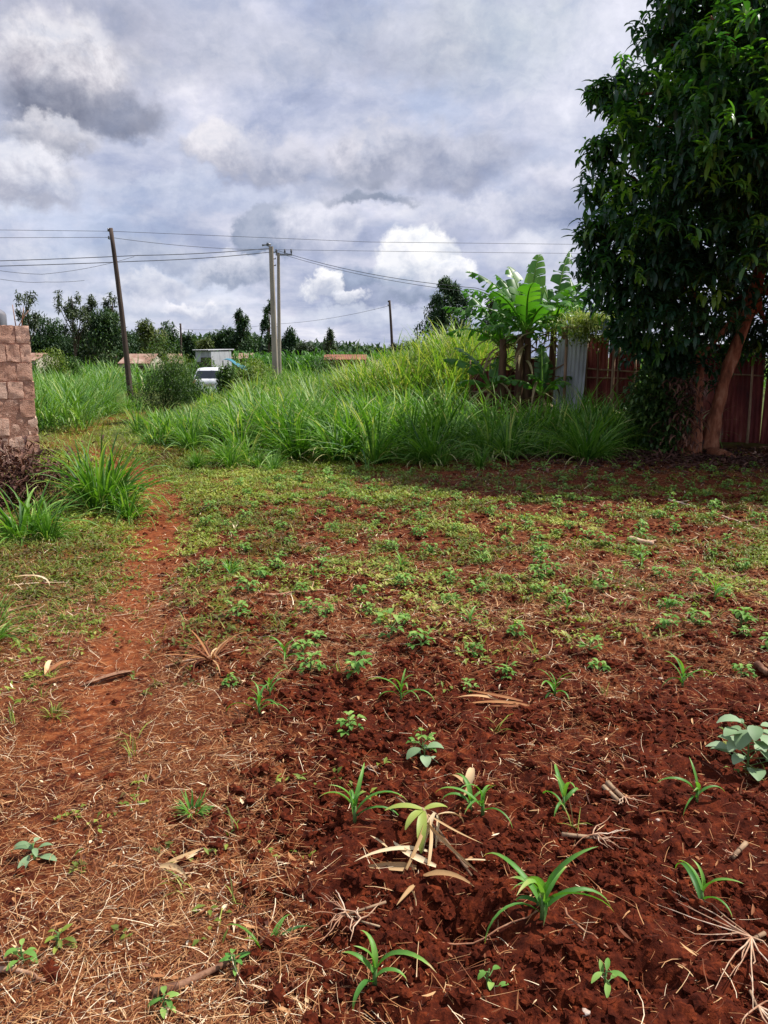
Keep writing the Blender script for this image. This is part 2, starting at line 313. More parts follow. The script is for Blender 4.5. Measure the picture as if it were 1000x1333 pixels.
# straw litter
def straw():
    g = Geo()
    for (n, y0, y1, L, W, p, z0) in ((95000, .95, 6, (.012, .12), (.0010, .0030), 1.2, .0), (34000, 4.5, 12.5, (.03, .15), (.003, .008), 1.0, .002)):
        x, y = scatter(n, lambda a, b: strawz(a, b)**1.3*.95+.012, y0, y1, p)
        z = H(x, y)+z0+R.random(n)**2*.016
        l = L[0]+(L[1]-L[0])*R.random(n)**2.2; w = W[0]+(W[1]-W[0])*R.random(n)**1.5
        g.add(*blades(np.stack([x, y, z], 1), R.random(n)*6.283, l, w, R.normal(size=n)*.16+.05, R.normal(size=n)*.22+.16, 3, 2, R.normal(size=n)*.45, prof='x', var=np.clip(R.normal(size=n)*.29+.47, 0, 1)))
    n = 9000; x, y = scatter(n, lambda a, b: strawz(a, b)*.7+.10, 1, 12, 1.0)
    g.add(*blades(np.stack([x, y, H(x, y)+.004+R.random(n)*.012], 1), R.random(n)*6.283, .012+.055*R.random(n)**2.5, .004+.010*R.random(n)**2, R.normal(size=n)*.25+.1, R.normal(size=n)*.6+.3, 3, 3, R.normal(size=n)*.6, prof='leaf', var=np.clip(R.normal(size=n)*.28+.45, 0, 1)))
    tag(g.obj('dry_straw', M['straw']), 'loose dry straw and leaf litter strewn over the red soil', 'straw', kind='stuff')
straw()
def weeds():
    g = Geo()
    n0 = 12500; x, y = scatter(n0, lambda a, b: weedz(a, b)**1.2, 1.6, 13.2, .6)
    k = 6; x = np.repeat(x, k)+R.normal(size=n0*k)*.022; y = np.repeat(y, k)+R.normal(size=n0*k)*.022; n = n0*k
    s = (1+.07*y)
    z = H(x, y)+.002+R.random(n)*.014*s
    v0 = np.clip(np.repeat(fbm(x[::k]+50, y[::k], 1.1, 2)*1.1-.1+R.normal(size=n0)*.12, k)+R.normal(size=n)*.1, 0, 1)
    g.add(*blades(np.stack([x, y, z], 1), R.random(n)*6.283, (.012+.022*R.random(n))*s, (.008+.012*R.random(n))*s, R.random(n)*1.1, .3+R.random(n), 2, 3, fold=.2, prof='leaf', var=v0))
    # narrow grassy wisps
    n0 = 2600; x, y = scatter(n0, lambda a, b: weedz(a, b)*.9+.012, 1.9, 13.2, .5); k = 7
    x = np.repeat(x, k)+R.normal(size=n0*k)*.012; y = np.repeat(y, k)+R.normal(size=n0*k)*.012; n = n0*k
    g.add(*blades(np.stack([x, y, H(x, y)], 1), R.random(n)*6.283, .04+.09*R.random(n), .003+.004*R.random(n), .5+R.random(n)*.9, .5+R.random(n)*1.2, 3, 2, var=np.clip(R.random(n), 0, 1)))
    n = 26000; x = R.uniform(-11, 2, n); y = R.uniform(12.2, 27, n)
    g.add(*blades(np.stack([x, y, H(x, y)], 1), R.random(n)*6.283, .05+.16*R.random(n)*(.4+fbm(x, y, 1.2, 2)), .010+.012*R.random(n), .3+R.random(n), .4+1.2*R.random(n), 3, 2, var=np.clip(R.normal(size=n)*.2+.5, 0, 1), tip=.5*R.random(n)))
    tag(g.obj('low_weeds', M['weed']), 'carpet of tiny green weeds creeping over the soil', 'weeds', kind='stuff')
weeds()
def ico():
    import bmesh
    bm = bmesh.new(); bmesh.ops.create_icosphere(bm, subdivisions=2, radius=1); V = np.array([v.co[:] for v in bm.verts]); F = np.array([[v.index for v in f.verts] for f in bm.faces]); bm.free(); return V, F
IV, IF = ico()
def clods():
    g = Geo(); n = 24000; x, y = scatter(n, lambda a, b: tilled(a, b)*(.2+.8*(fbm(a, b, 5, 2) > .5))+.02, 1.0, 9, 1.3)
    s = .0020+.019*R.random(n)**6+.0010*y
    base = []
    for q in range(12):
        d = 1+.9*(vnoise(IV[:, 0]*1.9+q*7+50, IV[:, 1]*1.9+IV[:, 2]*1.3+50)-.5)+.8*(vnoise(IV[:, 0]*4+q*7+50, IV[:, 2]*4+IV[:, 1]*3+50)-.5)+.5*(vnoise(IV[:, 0]*9+q*7+50, IV[:, 2]*9+IV[:, 1]*7+50)-.5)
        base.append(IV*d[:, None])
    B = np.array(base)[R.integers(0, 12, n)]; th = R.random(n)*6.283; c, s_ = np.cos(th)[:, None], np.sin(th)[:, None]
    V = np.stack([B[..., 0]*c-B[..., 1]*s_, B[..., 0]*s_+B[..., 1]*c, B[..., 2]*.75], -1)*s[:, None, None]+np.stack([x, y, H(x, y)+s*.25], 1)[:, None]
    F = (IF[None]+np.arange(n)[:, None, None]*len(IV)).reshape(-1, 3)
    g.add(V, F, .5)
    tag(g.obj('soil_clods', M['clod'], smooth=False), 'crumbs and clods of freshly hoed dark red soil', 'soil', kind='stuff')
clods()
# ------------------------------------------------------------------ tall grass
def clump(nb, hgt, spread, mat, wid=.028, segs=7, dry=.0, seed=0, name='tall_grass_clump'):
    g = Geo(); n = nb; az = R.random(n)*6.283; r = spread*.32*np.sqrt(R.random(n)); tilt = R.random(n)
    b = np.stack([np.cos(az)*r, np.sin(az)*r, np.full(n, -.03)], 1)
    az2 = az+R.normal(size=n)*.5
    L = hgt*(.7+.65*R.random(n))*(1-.1*tilt)
    g.add(*blades(b, az2, L, wid*(.55+.75*R.random(n)), 1.5-.9*tilt**1.1, .6+1.55*R.random(n)*(.4+tilt), segs, 3, R.normal(size=n)*.35, .22, 'grass', np.clip(R.normal(size=n)*.2+.44, 0, .93), 1.7, R.normal(size=n)*.3, tip=.8*R.random(n)**3))
    n = max(4, nb//9); az = R.random(n)*6.283
    g.add(*blades(np.stack([np.cos(az)*spread*.3, np.sin(az)*spread*.3, np.full(n, .0)], 1), az, hgt*(.5+.4*R.random(n)), wid*.6, .6+.4*R.random(n), 1.4+.8*R.random(n), segs, 3, R.normal(size=n)*.4, .2, 'grass', .97+.03*R.random(n), 1.3))
    return g.mesh(name, mat)
NAP = [clump(int(80+26*(i % 3)), 1.2+.1*(i % 2), .42, M['napier'], .034, dry=i) for i in range(7)]
def setclump(px, py, me, sc, label, group, mat=None, xy=None):
    p = G(px, py) if xy is None else xy
    o = link('tall_grass_clump', me, None, (p[0], p[1], h1(p[0], p[1])), R.random()*6.283, sc)
    o.scale = (sc*random.uniform(.8, 1.25), sc*random.uniform(.8, 1.25), sc*random.uniform(.78, 1.12)); o.rotation_euler = (random.gauss(0, .09), random.gauss(0, .09), random.uniform(0, 6.28))
    return tag(o, label, 'grass clump', group)
big = clump(200, .86, .6, M['napier'], .030)
setclump(135, 664, big, 1.0, 'large arching green grass clump beside the path in front of the block wall', None)
setclump(168, 672, NAP[3], .45, 'small green grass clump against the right foot of the large path side clump', None)
setclump(32, 700, clump(90, .62, .4, M['napier'], .027), 1.0, 'low grass clump with fine pale blades in front of the dead brown brush', None)
setclump(62, 708, NAP[2], .30, 'smallest green tuft just right of the low clump by the dead brush', None)
setclump(-12, 842, NAP[1], .30, 'pale green tuft cut by the left edge beyond the straw', None)
for i, px in enumerate([196, 222, 250, 282]):
    setclump(px, 575+random.uniform(-4, 10)+(8 if px > 230 else 0), NAP[i % 7], random.uniform(.42, .52), 'green grass clump beside the path below the round dark shrub', 'grass clumps below the shrub')
xs = list(range(312, 800, 25))
for i, px in enumerate(xs):
    dy = 594-5*math.sin(px*.021)+random.uniform(-9, 6)+(4 if px > 600 else 0)
    lab = ('tall green grass clump in the front row below the concrete poles', 'front row grass clumps below the poles') if px < 430 else \
          (('tall green grass clump in the front row at mid field edge', 'front row grass clumps at the middle') if px < 600 else
           ('tall dark green grass clump in the front row before the banana plants', 'front row grass clumps by the bananas'))
    setclump(px, dy, NAP[(i*3) % 7], random.uniform(.5, .98)*(.85 if px < 370 else 1), *lab)
    setclump(px+12, dy-15+random.uniform(-3, 3), NAP[(i*5+1) % 7], random.uniform(.7, .92)*(.8 if px < 370 else 1), lab[0].replace('tall ', '').replace('clump in', 'clump behind').replace('in the front row', 'behind it').replace('tall dark', 'dark').replace('in front of the banana', 'before the banana').replace('the two concrete', 'the concrete').replace('banana plants and fence', 'bananas'), lab[1].replace('front row', 'second row'))
for i in range(26):
    px = random.uniform(215, 790); setclump(px, random.uniform(594, 611), NAP[i % 7], random.uniform(.22, .42), 'short ragged grass tuft spilling out in front of the tall grass row', 'short tufts before the tall grass row')
for i, px in enumerate(range(180, 470, 30)):
    setclump(px, 565+random.uniform(-5, 5)-(10 if px > 300 else 0), NAP[(i*2) % 7], random.uniform(.42, .55), 'grass clump half hidden behind the second row left of the middle', 'grass clumps behind the second row')
for i in range(9):
    setclump(60+i*15, 553-i*2.4, NAP[(i*2+1) % 7], random.uniform(.5, .62), 'grass clump along the far left edge of the grassy path', 'grass clumps along the far path edge')
def field(name, mat, n, xr, yr, hgt, wid, ok, lab, segs=4, vm=.45, tuft=26, sprd=.22, lean=.7, var_sd=.17):
    g = Geo(); nc = n//tuft; x = np.zeros(0); y = np.zeros(0)
    while len(x) < nc:
        a = R.uniform(*xr, nc*3); b = R.uniform(*yr, nc*3); k = ok(a, b); x = np.concatenate([x, a[k]]); y = np.concatenate([y, b[k]])
    x = x[:nc]; y = y[:nc]; hs = (.55+.75*R.random(nc))*(hgt(x, y) if callable(hgt) else hgt); vc = R.normal(size=nc)*.13+vm
    rep = lambda q: np.repeat(q, tuft); N = nc*tuft
    az = R.random(N)*6.283; r = sprd*np.sqrt(R.random(N)); X = rep(x)+np.cos(az)*r; Y = rep(y)+np.sin(az)*r
    z0 = H(X, Y); t = R.random(N)
    st = R.random(N)*.45*rep(hs)      # many leaves start partway up the cane
    g.add(*blades(np.stack([X, Y, z0+st], 1), az+R.normal(size=N)*.5, rep(hs)*(.45+.6*R.random(N)), wid*(.6+.7*R.random(N)), 1.45-lean*t, .5+1.5*R.random(N)*(.4+t), segs, 2, R.normal(size=N)*.4, 0, 'grass', np.clip(rep(vc)+R.normal(size=N)*var_sd, 0, 1), 1.6))
    return tag(g.obj(name, mat), lab, 'grass', kind='stuff')
def notpath(x, y): return np.abs(x-interp_path(_PTH, y)) > 1.0
field('tall_grass', M['napier'], 15000, (-9, 5.6), (12.9, 17.5), lambda x, y: .82-.34*(x < -2.2-.05*y), .028, lambda x, y: (np.abs(x-interp_path(_PTH, y)) > .75) & (x > -3.9-(y-12.9)*.3) & (fbm(x, y, .9, 2) > .40) & (y > 13.3+.6*(x < -2.2)) & ~((y > 15.2) & (x > 1.9)), 'dense green grass behind the clumps at the field edge', 5, .52, lean=1.15, var_sd=.24)
field('left_tall_grass', M['napier_f'], 30000, (-24, -6.2), (17, 42), .95, .035, lambda x, y: (x < -6.35-(y-17)*.32) & (x > -.56*y-2), 'bright green tall grass filling the plot left of the path', 4, .55, sprd=.35)
field('middle_tall_grass', M['napier_y'], 44000, (-9, 7), (17.5, 46), lambda x, y: 1.05+.1*np.sin(x*.9)-.3*(x < -.1*y)*(y < 30)-.42*(x < -.185*y)*(y < 38), .036, lambda x, y: (x > -.235*y) & ~((x > 1.9) & (y < 19)) & (x < .2*y+1.2) & ~((np.abs(x+8.2) < 1.6) & (y > 33) & (y < 43)), 'yellowish tall grass filling the middle plot and its mound', 4, .5, sprd=.35)
field('mound_grass', M['napier_y'], 15000, (-1.5, 3.4), (18.3, 23), 1.15, .036, lambda x, y: ((x-1.1)/2.1)**2+((y-20.8)/2.5)**2 < 1, 'pale yellow green tall grass standing on the mound beside the banana plants', 5, .7, sprd=.3, lean=.5)
field('far_grass', M['napier_f'], 26000, (-42, 30), (42, 85), 1.5, .09, lambda x, y: np.abs(x) < .55*y, 'distant tall grass reaching back to the houses', 3, .5, sprd=.8, tuft=20)
# ------------------------------------------------------------------ seedlings
def maize_parts(nl, hgt, seed, lean=0.0):
    """stem and a list of leaf geometries"""
    rr = np.random.default_rng(seed); st = Geo(); top = hgt*.34
    st.add(*tube([(0, 0, -.01), (.0, 0, top*.5), (.004, 0, top)], [.0075, .006, .003], 6, .5)); ls = []
    a0 = rr.random()*6.28
    for i in range(nl):
        g = Geo(); z = top*(.18+.8*i/(nl-1)); az = a0+i*2.6+rr.normal()*.6; up = i/(nl-1)
        L = hgt*(.6+.75*rr.random())*(1.0 if i < nl-1 else .6)
        g.add(*blades([[0, 0, z]], az, L, .012+.009*rr.random(), .85+.62*up, (2.1-1.1*up)+.6*rr.random(), 10, 3, rr.normal()*.5, .28, 'grass', (.3+.4*up)+rr.normal()*.1, 1.35, rr.normal()*.35, .9 if i < nl*.6 else .3)); ls.append(g)
    return st, ls
def near_maize(px, py, nl, hgt, seed, label, sc=1, rz=0):
    nl += 1; hgt *= .84
    p = G(px, py); z = h1(*p)
    e = empty('maize_seedling', (p[0], p[1], z), label, 'maize seedling', 'maize seedlings in the near bare soil', rz); e.scale = (sc,)*3
    st, ls = maize_parts(nl, hgt, seed); st.obj('stem', M['stem'], e)
    for g in ls: g.obj('leaf', M['maize'], e)
near_maize(488, 1300, 5, .20, 1, 'maize seedling with broad arching leaves at the bottom edge, lowest of the near row', 1, .3)
near_maize(705, 1218, 7, .22, 2, 'tallest maize seedling right of the dark hole, with two long leaves trailing downhill', 1.15, 2.0)
near_maize(700, 1200, 4, .14, 12, 'short second maize shoot close behind the tallest seedling', 1, 1)
near_maize(912, 1198, 4, .21, 3, 'maize seedling with three spread leaves above the pale root tangle', 1, 2.7)
near_maize(462, 1082, 7, .20, 4, 'maize seedling with many drooping leaves left of the uprooted dry stalk', 1, 0.4)
near_maize(628, 1076, 5, .19, 5, 'maize seedling with long leaf reaching right beside the small curled dry husk', 1, 1.2)
near_maize(612, 1070, 4, .12, 15, 'small maize shoot just left of its larger neighbour by the curled husk', 1, 3)
near_maize(733, 1068, 5, .21, 6, 'upright maize seedling with a tall curved leaf left of the cut stalk stub', 1, 4)
near_maize(906, 1052, 5, .16, 7, 'small fresh maize seedling below the pale leaved plant at right', 1, .1)
MZ = []
for i in range(5):
    st, ls = maize_parts(8, .19, 40+i); g = Geo(); g.v = st.v; g.f = st.f; g.a = st.a; g.n = st.n
    for q in ls: g.add(np.concatenate(q.v), q.f[0][0], q.a[0], 1)
    MZ.append(g.mesh('maize_seedling', [M['stem'], M['maize']]))
for i, (px, py, sc, lab) in enumerate([
    (338, 938, 1.2, 'maize seedling standing in a pale straw patch left of the middle'), (352, 918, .8, 'small maize shoot touching the seedling in the pale straw patch'),
    (522, 922, 1.15, 'narrow upright maize seedling in the middle of the hoed strip'), (722, 912, 1.05, 'dense maize seedling right of the fallen dry stalks'),
    (888, 898, 1.2, 'bright maize seedling with a tall leaf at the right of the hoed strip'), (408, 755, .8, 'maize shoot just above the long pale stick'),
    (522, 742, .95, 'maize shoot beside the round leafy bean plant at mid field'), (612, 812, .95, 'maize shoot between two bean plants at mid field'),
    (868, 795, .9, 'maize shoot among bean plants at the right of the field'), (738, 800, .85, 'bright maize shoot among bean plants right of the middle'),
    (300, 752, 1.0, 'maize tuft in the weeds just right of the path'), (930, 782, 1.2, 'bushy yellow green maize shoot near the right edge'),
    (372, 862, 1.1, 'maize tuft left of the row of dark bean plants'), (836, 735, .9, 'maize shoot near the right edge in front of the cut twigs')]):
    p = G(px, py); tag(link('maize_seedling', MZ[i % 5], None, (p[0], p[1], h1(*p)), random.random()*6, sc*.74), lab, 'maize seedling', 'maize seedlings farther out in the field')
def bean(seed, nl=12, s=1.0, mat='bean', lw=.6):
    rr = np.random.default_rng(seed); g = Geo(); g.add(*tube([(0, 0, -.01), (0, 0, .05*s)], [.004, .003], 4, .5))
    for i in range(nl):
        az = i*2.4+rr.normal()*.4; el = 1.25-1.1*(1-i/nl)+rr.normal()*.15; l = s*(.03+.05*rr.random()); z = s*(.015+.05*i/nl)
        d = np.array([math.cos(el)*math.cos(az), math.cos(el)*math.sin(az), math.sin(el)]); tip = np.array([0, 0, z])+d*l
        g.add(*tube([(0, 0, z), tip], [.0018, .0012], 4, .5, False))
        for da in (-.9, 0, .9):
            L = s*(.04+.025*rr.random()); g.add(*blades([tip], az+da+rr.normal()*.2, L, L*lw, .35+rr.normal()*.3, .8+rr.random()*.5, 3, 3, 0, .18, 'leaf', np.clip(.35+.4*i/nl+rr.normal()*.15, 0, 1)), 1)
    return g.mesh('bean_plant', [M['stem'], M[mat]])
BN = [bean(70+i, 8+i % 4, .74) for i in range(8)]
spots = [(510, 835, 1.4), (463, 890, 1.25), (405, 885, 1.1), (527, 765, 1.2), (780, 880, .9), (455, 965, .9), (660, 885, .8), (672, 830, 1.0), (610, 905, .6), (865, 822, 1.1),
         (910, 818, 1.1), (965, 812, 1.3), (720, 750, 1.0), (395, 855, 1.0), (310, 815, 1.1), (300, 900, .7), (550, 990, .8), (965, 880, .9), (1010, 850, 1.2), (740, 690, 1.0), (690, 690, 1.0)]
pl = [(G(a, b), s) for a, b, s in spots]
yy = 4.0
while yy < 11.6:
    xx = -1.9+random.uniform(0, .3)
    while xx < .54*yy+.15:
        if random.random() < .78 and xx > interp_path(_BND, yy)+.15:
            q = np.array([xx+random.gauss(0, .09), yy+random.gauss(0, .09)])
            if min(np.hypot(*(q-p[0])) for p in pl) > .17: pl.append((q, random.uniform(.7, 1.25)))
        xx += .42
    yy += .37
for i, (p, s) in enumerate(pl):
    if p[1] > 9.6 and p[0] > 1: lab, gr = 'small bean plant in or near the shade under the big tree', 'bean plants by the tree shade'
    elif p[1] > 9.6: lab, gr = 'small bean plant close in front of the tall grass row', 'bean plants near the tall grass'
    elif p[1] < 4.4: lab, gr = 'leafy bean plant in the hoed soil at the near end of the planted rows', 'near bean plants'
    elif p[0] > 1.3: lab, gr = 'leafy bean plant in the right half of the planted field', 'bean plants in the right half'
    else: lab, gr = 'leafy bean plant among weeds in the left half of the planted field', 'bean plants in the left half'
    tag(link('bean_plant', BN[i % 8], None, (p[0], p[1], h1(*p)), random.random()*6, s), lab, 'bean plant', gr)
# pale broad-leaved plant at right, weeds in the straw
def broad(name, px, py, nl, s, L, mat, lab, cat, seed, lw=.8, el0=.2):
    p = G(px, py); e = empty(name, (p[0], p[1], h1(*p)), lab, cat); rr = np.random.default_rng(seed); st = Geo(); lf = Geo()
    st.add(*tube(wob((0, 0, -.02), (0, 0, s), 4, .004), [.005, .004, .003, .002], 6, .5))
    for i in range(nl):
        az = i*2.4+rr.normal()*.3; z = s*(.15+.85*i/nl); el = el0+.5*i/nl; l = s*.35*(1.2-i/nl*.6); tip = np.array([math.cos(az)*l*math.cos(el), math.sin(az)*l*math.cos(el), z+l*math.sin(el)])
        st.add(*tube([(0, 0, z), tip], [.0022, .0015], 4, .5, False)); q = L*(.7+.5*rr.random())
        lf.add(*blades([tip], az+rr.normal()*.3, q, q*lw, .15+rr.normal()*.2, .6+rr.random()*.5, 5, 3, 0, .15, 'leaf', .3+.6*rr.random()))
    st.obj('stem', M['stem'], e); lf.obj('foliage', M[mat], e)
broad('leafy_plant', 972, 1000, 24, .20, .085, 'pale', 'pale green broad leaved plant standing in the soil near the right edge', 'plant', 1)
broad('leafy_plant', 552, 1000, 6, .06, .06, 'pale', 'low pale leaved seedling just above the small curled husk', 'plant', 2)
broad('weed_seedling', 787, 1303, 6, .05, .045, 'bean', 'tiny star shaped green seedling alone near the bottom right', 'seedling', 3, .4)
broad('weed_seedling', 636, 1303, 5, .06, .03, 'bean', 'thin green creeping seedling below the dark hole', 'seedling', 4, .6)
broad('weed_seedling', 44, 1112, 8, .06, .06, 'pale', 'pale green rosette in the straw by the left edge', 'weed', 5, .5)
broad('weed_seedling', 30, 1262, 8, .05, .035, 'bean', 'dark green weed above the stick in the bottom left corner', 'weed', 6, .5)
broad('weed_seedling', 78, 1240, 10, .05, .03, 'weed', 'yellow green weed tuft in the straw at the lower left', 'weed', 7, .5)
broad('weed_seedling', 306, 1270, 8, .05, .035, 'maize', 'bright green weed beside the brown split stick', 'weed', 8, .5)
broad('weed_seedling', 215, 1322, 9, .04, .03, 'bean', 'green weed at the bottom edge left of the brown split stick', 'weed', 9, .5)
def tuft(px, py, n, h, mat, lab, wid=.006, dr=1.2, er=1.3):
    p = G(px, py); g = Geo(); az = R.random(n)*6.283
    g.add(*blades(np.stack([np.cos(az)*.02, np.sin(az)*.02, np.zeros(n)], 1), az, h*(.5+.7*R.random(n)), wid*(.5+.7*R.random(n)), er*R.random(n)+.2, dr*R.random(n)+.3, 5, 3, R.normal(size=n)*.4))
    tag(g.obj('grass_tuft', M[mat], None, (p[0], p[1], h1(*p))), lab, 'grass tuft')
tuft(252, 1060, 60, .07, 'maize', 'bright green fine grass tuft in the straw at the lower left')
tuft(276, 868, 34, .26, 'straw', 'sprawling grass tuft with half dead pale leaves left of the middle', .012, 1.0, .7)
tuft(70, 935, 50, .08, 'weed', 'small green tuft in the straw at the left')
tuft(345, 1245, 8, .12, 'napier', 'few dark green grass blades at the edge of the hoed soil', .014)
tuft(300, 745, 40, .13, 'maize', 'bright bushy tuft of grass by the maize right of the path', .009)
# ------------------------------------------------------------------ dry things on the soil
def stick(name, pa, pb, r0, r1, mat, lab, cat='stick', amp=.006, lift=.012, n=9, forks=0):
    a = G(*pa); b = G(*pb); P = wob((*a, 0), (*b, 0), n, amp); P[:, 2] = H(P[:, 0], P[:, 1])*.5+np.interp(np.linspace(0, 1, n), [0, 1], [h1(*a), h1(*b)])*.5+lift
    P[:, 2] = np.maximum(P[:, 2], H(P[:, 0], P[:, 1])+r0*.4)
    g = Geo(); g.add(*tube(P, np.linspace(r0, r1, n), 6, R.random()))
    for k in range(forks):
        i = random.randint(2, n-2); d = P[i]-P[i-1]; th = random.choice((-1, 1))*random.uniform(.5, 1); L = random.uniform(1.2, 3.5); c, s = math.cos(th), math.sin(th)
        q = P[i]+np.array([d[0]*c-d[1]*s, d[0]*s+d[1]*c, .01])*L; g.add(*tube(wob(P[i], q, 4, .004), [r1, r1*.8, r1*.6, r1*.4], 4, R.random()))
    return tag(g.obj(name, M[mat]), lab, cat)
stick('stick', (345, 782), (425, 768), .011, .007, 'root', 'long pale peeled stick lying in the weeds left of the middle', forks=1)
stick('stick', (200, 1308), (300, 1262), .012, .007, 'deadwood', 'brown split stick in the straw near the bottom')
stick('stick', (-10, 1272), (60, 1290), .008, .004, 'deadwood', 'grey stick in the bottom left corner', forks=1)
stick('stick', (-5, 800), (50, 788), .010, .006, 'deadwood', 'short grey stick at the left edge below the low grass clump')
stick('stick', (215, 872), (275, 866), .006, .004, 'deadwood', 'dark thin stick beside the sprawling grass tuft')
stick('stick', (820, 700), (850, 706), .03, .02, 'root', 'thick pale stick in the straw in front of the tree shade', forks=2)
stick('stick', (870, 655), (905, 661), .012, .006, 'root', 'pale twig lying at the edge of the tree shade', forks=1)
stick('stick', (938, 752), (972, 744), .014, .008, 'deadwood', 'brown twig near the right edge among bean plants')
stick('stick', (940, 672), (985, 690), .010, .006, 'root', 'pale crooked twig near the right edge by the tree shade', forks=2)
stick('stick', (735, 1205), (790, 1255), .0035, .002, 'root', 'thin curved root right of the tallest maize seedling')
stick('stick', (560, 1250), (700, 1210), .003, .002, 'root', 'thin reddish runner left of the tallest maize seedling', amp=.012)
stick('stick', (985, 872), (1003, 885), .02, .014, 'deadwood', 'short thick brown stub at the right edge of the hoed strip')
def husks(name, px, py, specs, mat, lab, cat, extra=None):
    """several dry leaves lying about one point: specs = (dx px, dy px start, azimuth, length, width, elevation, droop)"""
    p = G(px, py); z = h1(*p); g = Geo(); arr = np.array(specs, float); n = len(arr)
    base = []
    for s in arr: q = G(px+s[0], py+s[1]); base.append((q[0], q[1], max(z, h1(*q))+.008))
    g.add(*blades(np.array(base)-np.array([p[0], p[1], z]), arr[:, 2], arr[:, 3], arr[:, 4], arr[:, 5], arr[:, 6], 8, 3, R.normal(size=n)*.5, .3, 'grass', None, 1.2, R.normal(size=n)*.4))
    if extra: extra(g, p, z)
    return g, p, z
def hobj(name, px, py, specs, mat, lab, cat='husk'):
    g, p, z = husks(name, px, py, specs, mat, lab, cat); tag(g.obj(name, M[mat], None, (*p, z)), lab, cat)
pi = math.pi
hobj('dry_husk', 172, 872, [(0, 0, pi*1.27, .34, .045, .12, .35), (0, 0, pi*1.2, .2, .03, .1, .3)], 'deadwood', 'flat reddish brown bark strip lying on the path', 'bark strip')
hobj('dry_husk', 205, 1128, [(0, 0, pi*.45, .07, .012, .3, .5), (4, 8, -.1, .13, .02, .2, .4), (10, 6, .35, .13, .02, .15, .2), (20, 4, .2, .12, .018, .2, .3)], 'husk', 'pale dry maize husk in the straw at the lower left')
hobj('dry_husk', 690, 930, [(0, 0, pi*.93, .30, .02, .1, .2), (-10, -4, pi*.95, .28, .02, .15, .25), (-40, -6, pi*.9, .2, .018, .2, .3), (0, 2, pi*1.02, .2, .014, .1, .2)], 'straw', 'bundle of grey dry stalks lying in the middle of the hoed strip', 'dry stalks')
hobj('dry_husk', 610, 1042, [(0, 0, 1.2, .1, .035, .9, 1.4), (-4, 0, 2.4, .09, .025, .6, 1.2), (2, 3, 4.2, .07, .02, .4, .8)], 'husk', 'small curled dry husk behind the long leaved maize seedling')
hobj('dry_husk', 60, 885, [(0, 0, 1.9, .2, .025, .4, .9), (0, 0, 1.2, .22, .02, .4, 1.0), (-8, 14, .5, .2, .015, .2, .4)], 'straw', 'loop of dry grass leaves in the weeds at the left')
hobj('dry_husk', 30, 760, [(-20, 0, .2, .5, .02, .2, .4), (-25, 10, .1, .45, .015, .1, .3), (0, 5, -.2, .4, .02, .15, .3), (40, -3, .3, .4, .015, .1, .3)], 'straw', 'long dry leaves lying below the low grass clump at the left edge')
hobj('dry_husk', 300, 680, [(0, 0, 2, .15, .05, .3, .8), (6, 4, 5, .12, .05, .3, .9)], 'husk', 'orange tan dry leaf in the weeds right of the path')
# uprooted maize
def uprooted():
    p = G(556, 1120); z = h1(*p); e = empty('uprooted_maize_plant', (*p, z), 'uprooted maize plant with yellowing leaves and dry hanging husks on the bare soil', 'dead maize plant')
    s = Geo(); top = np.array([-.01, .05, .115]); s.add(*tube(wob((.06, -.02, .0), top, 6, .004), [.010, .012, .012, .011, .009, .007], 8, .7)); s.add(*tube(wob(top, (-.10, .17, .09), 5, .006), [.006, .005, .004, .003, .002], 5, .8))
    s.add(*tube([(.04, .0, .06), (.12, -.1, .01)], [.007, .005], 6, .3)); s.add(*tube([(.03, .02, .07), (.13, -.13, .005)], [.006, .004], 6, .2)); s.obj('stalk', M['cane'], e)
    g = Geo()
    for az, L, W, e0, dr in ((pi*.98, .13, .032, .25, .7), (pi*1.45, .15, .036, -.1, 1.3), (.3, .09, .03, .2, .8), (pi*1.25, .10, .03, .1, 1.0)):
        g.add(*blades([top], az, L, W, e0, dr, 9, 3, .1, .2, 'leaf', .35+.4*R.random()))
    g.obj('yellow_leaf', M['yleaf'], e); g = Geo()
    T = top+np.array([.03, -.02, -.01])
    for az, L, W, e0, dr in ((pi*1.5, .22, .020, -.3, .7), (pi*1.42, .26, .014, -.35, .5), (pi*1.72, .23, .012, -.35, .2), (pi*1.80, .2, .010, -.3, .1), (pi*1.3, .13, .018, -.5, .9), (pi*1.55, .14, .012, -.2, 1.8), (.1, .12, .012, .2, 1.6)):
        g.add(*blades([T+R.normal(size=3)*[.022, .014, .008]], az, L, W, e0, dr, 10, 3, R.normal()*.7, .4, 'grass', None, 1.2, R.normal()*.7))
    for bx, by, az, L, W in ((.0, -.05, pi*1.0, .24, .018), (-.04, -.10, pi*1.06, .17, .026), (.02, -.12, pi*.93, .2, .022), (-.02, -.17, pi*.04, .16, .022), (-.05, -.2, pi*1.35, .10, .014), (-.06, -.21, pi*1.6, .09, .010), (.10, -.08, -.3, .14, .008), (-.13, .0, pi*.8, .09, .012)):
        q = h1(p[0]+bx, p[1]+by)-z
        g.add(*blades([[bx, by, max(q, 0)+.012]], az, L, W, .22, .5, 8, 3, R.normal()*.8, .4, 'grass', None, 1.1, R.normal()*.6))
    g.obj('dry_husk', M['husk'], e)
uprooted()
